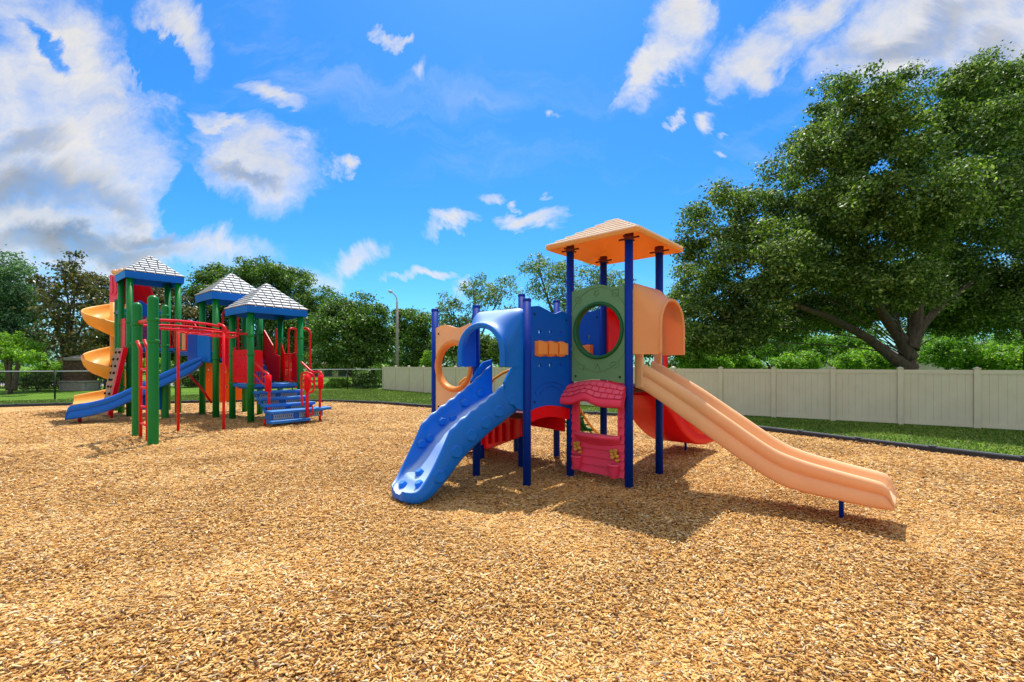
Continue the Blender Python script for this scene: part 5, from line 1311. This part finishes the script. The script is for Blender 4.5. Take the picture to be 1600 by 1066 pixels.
# background trees
G = 'trees beyond the play area'
tree('shade_tree', 'blue green shade tree cut off by the left edge of the photo', 44, (8, 560), [(12, 445, 40), (30, 480, 30), (-30, 450, 60), (10, 500, 48), (30, 540, 38), (-40, 520, 60)], BLUISH, .26, 16, group=G, seed=21, clump=.9, perc=60, trunk_r=.3)
tree('magnolia_tree', 'tall dark magnolia with brownish leaves left of the spiral slide', 31, (104, 560), [(112, 408, 15, 18), (100, 430, 28, 20), (128, 432, 22, 14), (72, 462, 26, 28), (112, 470, 45, 34), (145, 490, 24, 26), (85, 505, 36, 30), (120, 525, 42, 30), (88, 550, 30, 22), (130, 556, 30, 18), (62, 440, 14, 10), (150, 455, 14, 12)], MAGN, .27, 20, group=G, seed=22, clump=.6, perc=26, trunk_r=.24, shell=.2)
tree('crepe_myrtle', 'small bright crepe myrtle with slim trunks behind the fence at far left', 26.5, (16, 560), [(10, 535, 26, 16), (34, 545, 26, 16), (-10, 545, 24, 16), (50, 560, 18, 12), (20, 555, 22, 12)], BRIGHT, .13, 34, seed=23, clump=.4, perc=60, trunk_r=.09,
     limbs=[[(14, 610, 4), (12, 580, 3), (4, 550, 2)], [(22, 610, 4), (26, 580, 3), (34, 550, 2)]])
tree('shade_tree', 'dark loose tree directly behind the spiral slide tower', 46, (215, 560), [(160, 462, 30, 34), (185, 500, 40), (225, 480, 40), (250, 455, 30), (270, 500, 40), (220, 530, 50), (170, 540, 40)], MAGN, .27, 17, group=G, seed=24, clump=.9, perc=50, trunk_r=.3)
tree('live_oak', 'broad live oak rising behind the two lower shingled roofs', 50, (400, 560), [(320, 452, 30), (340, 440, 30), (385, 435, 32), (420, 430, 30), (455, 445, 32), (490, 470, 28), (360, 480, 50), (420, 485, 50), (470, 510, 50), (310, 500, 40), (370, 535, 50, 34), (440, 545, 50, 34), (300, 540, 40, 32)], MID, .27, 19, group=G, seed=25, clump=.9, perc=62, trunk_r=.4)
tree('shade_tree', 'rounded mid green tree between the left structure and the street lamp', 37, (556, 590), [(548, 490, 38), (520, 500, 30), (585, 498, 28), (505, 520, 24), (550, 530, 48, 40), (595, 540, 26, 34), (510, 560, 30, 26), (565, 565, 42, 26), (605, 520, 16, 24)], MID, .21, 26, group=G, seed=26, clump=.7, perc=62, trunk_r=.28)
tree('shade_tree', 'dense green tree immediately right of the street lamp', 48, (655, 590), [(650, 505, 30), (665, 530, 40), (635, 520, 24), (640, 560, 34, 26), (680, 560, 34, 28), (622, 500, 14, 18)], MID, .26, 20, group=G, seed=27, clump=.8, perc=62, trunk_r=.28)
tree('laurel_oak', 'airy grey green tree above the round peach window panel', 40, (735, 560), [(700, 478, 20, 22), (715, 500, 30, 24), (745, 452, 28, 22), (765, 480, 36, 30), (785, 455, 28, 20), (730, 530, 46, 34), (790, 520, 40, 36)], GREY, .21, 15, group=G, seed=28, clump=.9, perc=36, trunk_r=.26, shell=.2)
tree('laurel_oak', 'airy grey green tree behind the peach roofed tower', 38, (890, 560), [(838, 410, 22, 18), (845, 440, 36, 30), (885, 430, 38, 24), (925, 440, 40, 26), (960, 450, 34, 28), (870, 485, 50, 36), (940, 500, 60, 44), (985, 480, 26, 34), (830, 520, 40, 34), (900, 540, 60, 30)], GREY, .21, 16, group=G, seed=29, clump=.9, perc=38, trunk_r=.28, shell=.2)
tree('shade_tree', 'dark bushy tree glimpsed through the round peach window', 34, (720, 590), [(700, 540, 26, 26), (735, 545, 30, 26), (765, 548, 28, 24), (790, 552, 26, 20)], OAK, .2, 26, group=G, seed=30, clump=.7, perc=60, trunk_r=.2)
tree('shade_tree', 'thick dark tree behind the hood of the peach slide', 30, (1075, 560), [(1040, 520, 40, 36), (1085, 530, 36, 30), (1010, 540, 34, 24), (1110, 545, 30, 20)], OAK, .18, 28, group=G, seed=31, clump=.6, perc=60, trunk_r=.2)
tree('round_tree', 'dense round green tree standing right of the huge oak trunk', 28, (1480, 575), [(1480, 548, 36, 27), (1462, 556, 24, 20), (1500, 556, 24, 20), (1478, 530, 20, 12)], MIDL, .16, 60, seed=32, clump=.4, perc=62, trunk_r=.14)
tree('broadleaf_tree', 'green broadleaf tree behind the fence left of the oak limb', 31, (1310, 575), [(1290, 545, 36, 26), (1330, 552, 34, 22), (1255, 548, 30, 24), (1350, 548, 26, 24), (1310, 530, 26, 14)], MIDL, .17, 42, seed=33, clump=.45, perc=62, trunk_r=.14)
tree('broadleaf_tree', 'deep green broadleaf tree behind the fence below the oak canopy', 32, (1205, 575), [(1200, 540, 28, 26), (1225, 552, 26, 20), (1178, 555, 20, 16)], MIDL, .17, 42, seed=34, clump=.45, perc=62, trunk_r=.14)
tree('shade_tree', 'leafy green tree filling the right edge under the oak crown', 31, (1600, 575), [(1590, 540, 34, 26), (1625, 535, 40, 30), (1560, 560, 22, 14)], MIDL, .17, 40, seed=35, clump=.5, perc=60, trunk_r=.14)
# shrubs behind and beside the fences
def shrub(label, px, py, r, ry, Y, seed, mat=BRIGHT, group='shrubs behind the fences', leaf=.09, nper=110):
    tree('shrub', label, Y, (px, py + ry * .5), [(px, py, r, ry), (px - r * .5, py + ry * .3, r * .6, ry * .7), (px + r * .5, py + ry * .25, r * .6, ry * .7)], mat, leaf, nper, cat='shrub', group=group, seed=seed, clump=.22, perc=55, trunk_r=.05, dk=1.3)
for args in (
    ('bright green shrub just right of the peach slide hood', 1095, 560, 30, 22, 29.0, 51), ('yellow green shrub showing over the fence below the oak canopy left side', 1140, 562, 30, 20, 28.0, 52),
    ('low bright shrub over the fence in front of the pale house', 1170, 570, 20, 12, 28.5, 53), ('pale flowering shrub over the fence left of the oak trunk', 1348, 562, 36, 20, 27.5, 54),
    ('narrow bright shrub against the foot of the oak limb', 1388, 572, 12, 12, 28.5, 55), ('low yellow green shrub over the fence right of the round tree', 1525, 566, 28, 17, 27.5, 56),
    ('wide bright shrub over the fence at the right edge', 1580, 560, 40, 24, 26.0, 57), ('spiky green shrub tips above the middle of the fence', 1245, 566, 30, 16, 28.0, 58)):
    shrub(*args, leaf=.15)
shrub('rounded green bush at the foot of the lamp beside the fence end', 575, 588, 20, 16, 33, 59, MID, leaf=.14, nper=40)
shrub('yellow green bush left of the lamp under the rounded tree', 592, 580, 14, 12, 35, 60, BRIGHT, leaf=.14, nper=40)
shrub('light green bush between lamp and blue post', 668, 570, 12, 22, 34, 61, BRIGHT, leaf=.14, nper=36)
shrub('low white flowering bush behind the chain link fence', 530, 600, 16, 8, 34, 62, BRIGHT, leaf=.14, nper=36)
shrub('dark clipped bush behind the iron fence left of the pillar', 58, 594, 26, 14, 29.0, 63, OAK, leaf=.12, nper=60)
shrub('bright bush behind the iron fence beneath the magnolia', 84, 578, 24, 14, 33.0, 64, BRIGHT, leaf=.13, nper=44)
shrub('bright bush filling the left edge under the shade tree', 8, 582, 26, 12, 34.0, 65, BRIGHT, leaf=.13, nper=44)
shrub('dark rounded bush right of the stone pillar', 163, 580, 14, 14, 31.5, 66, OAK, leaf=.13, nper=60)
shrub('bright bush seen between the green posts of the first tower', 235, 572, 24, 12, 34, 67, BRIGHT, leaf=.14, nper=40)
shrub('dark bush seen under the blue slide', 300, 590, 24, 18, 34, 68, OAK, leaf=.14, nper=40)
shrub('green bush behind the low tower steps', 440, 582, 26, 14, 36, 69, MID, leaf=.14, nper=40)

# far woodland that closes the horizon
rng = np.random.default_rng(77); LB = []
for x in np.linspace(-130, 150, 64):
    Y = 72 + 8 * math.sin(x * .08); h = rng.uniform(3.2, 5.2); LB.append((x, Y, h * .75, 3.4, 3.0, h))
V = foliage(LB, 16, .5, 78, 22); o = arr('far_woodland', V, None, 4, MID, faces=np.arange(len(V)).reshape(-1, 4)); tag(o, 'far line of green woodland along the horizon', 'woodland', kind='stuff')
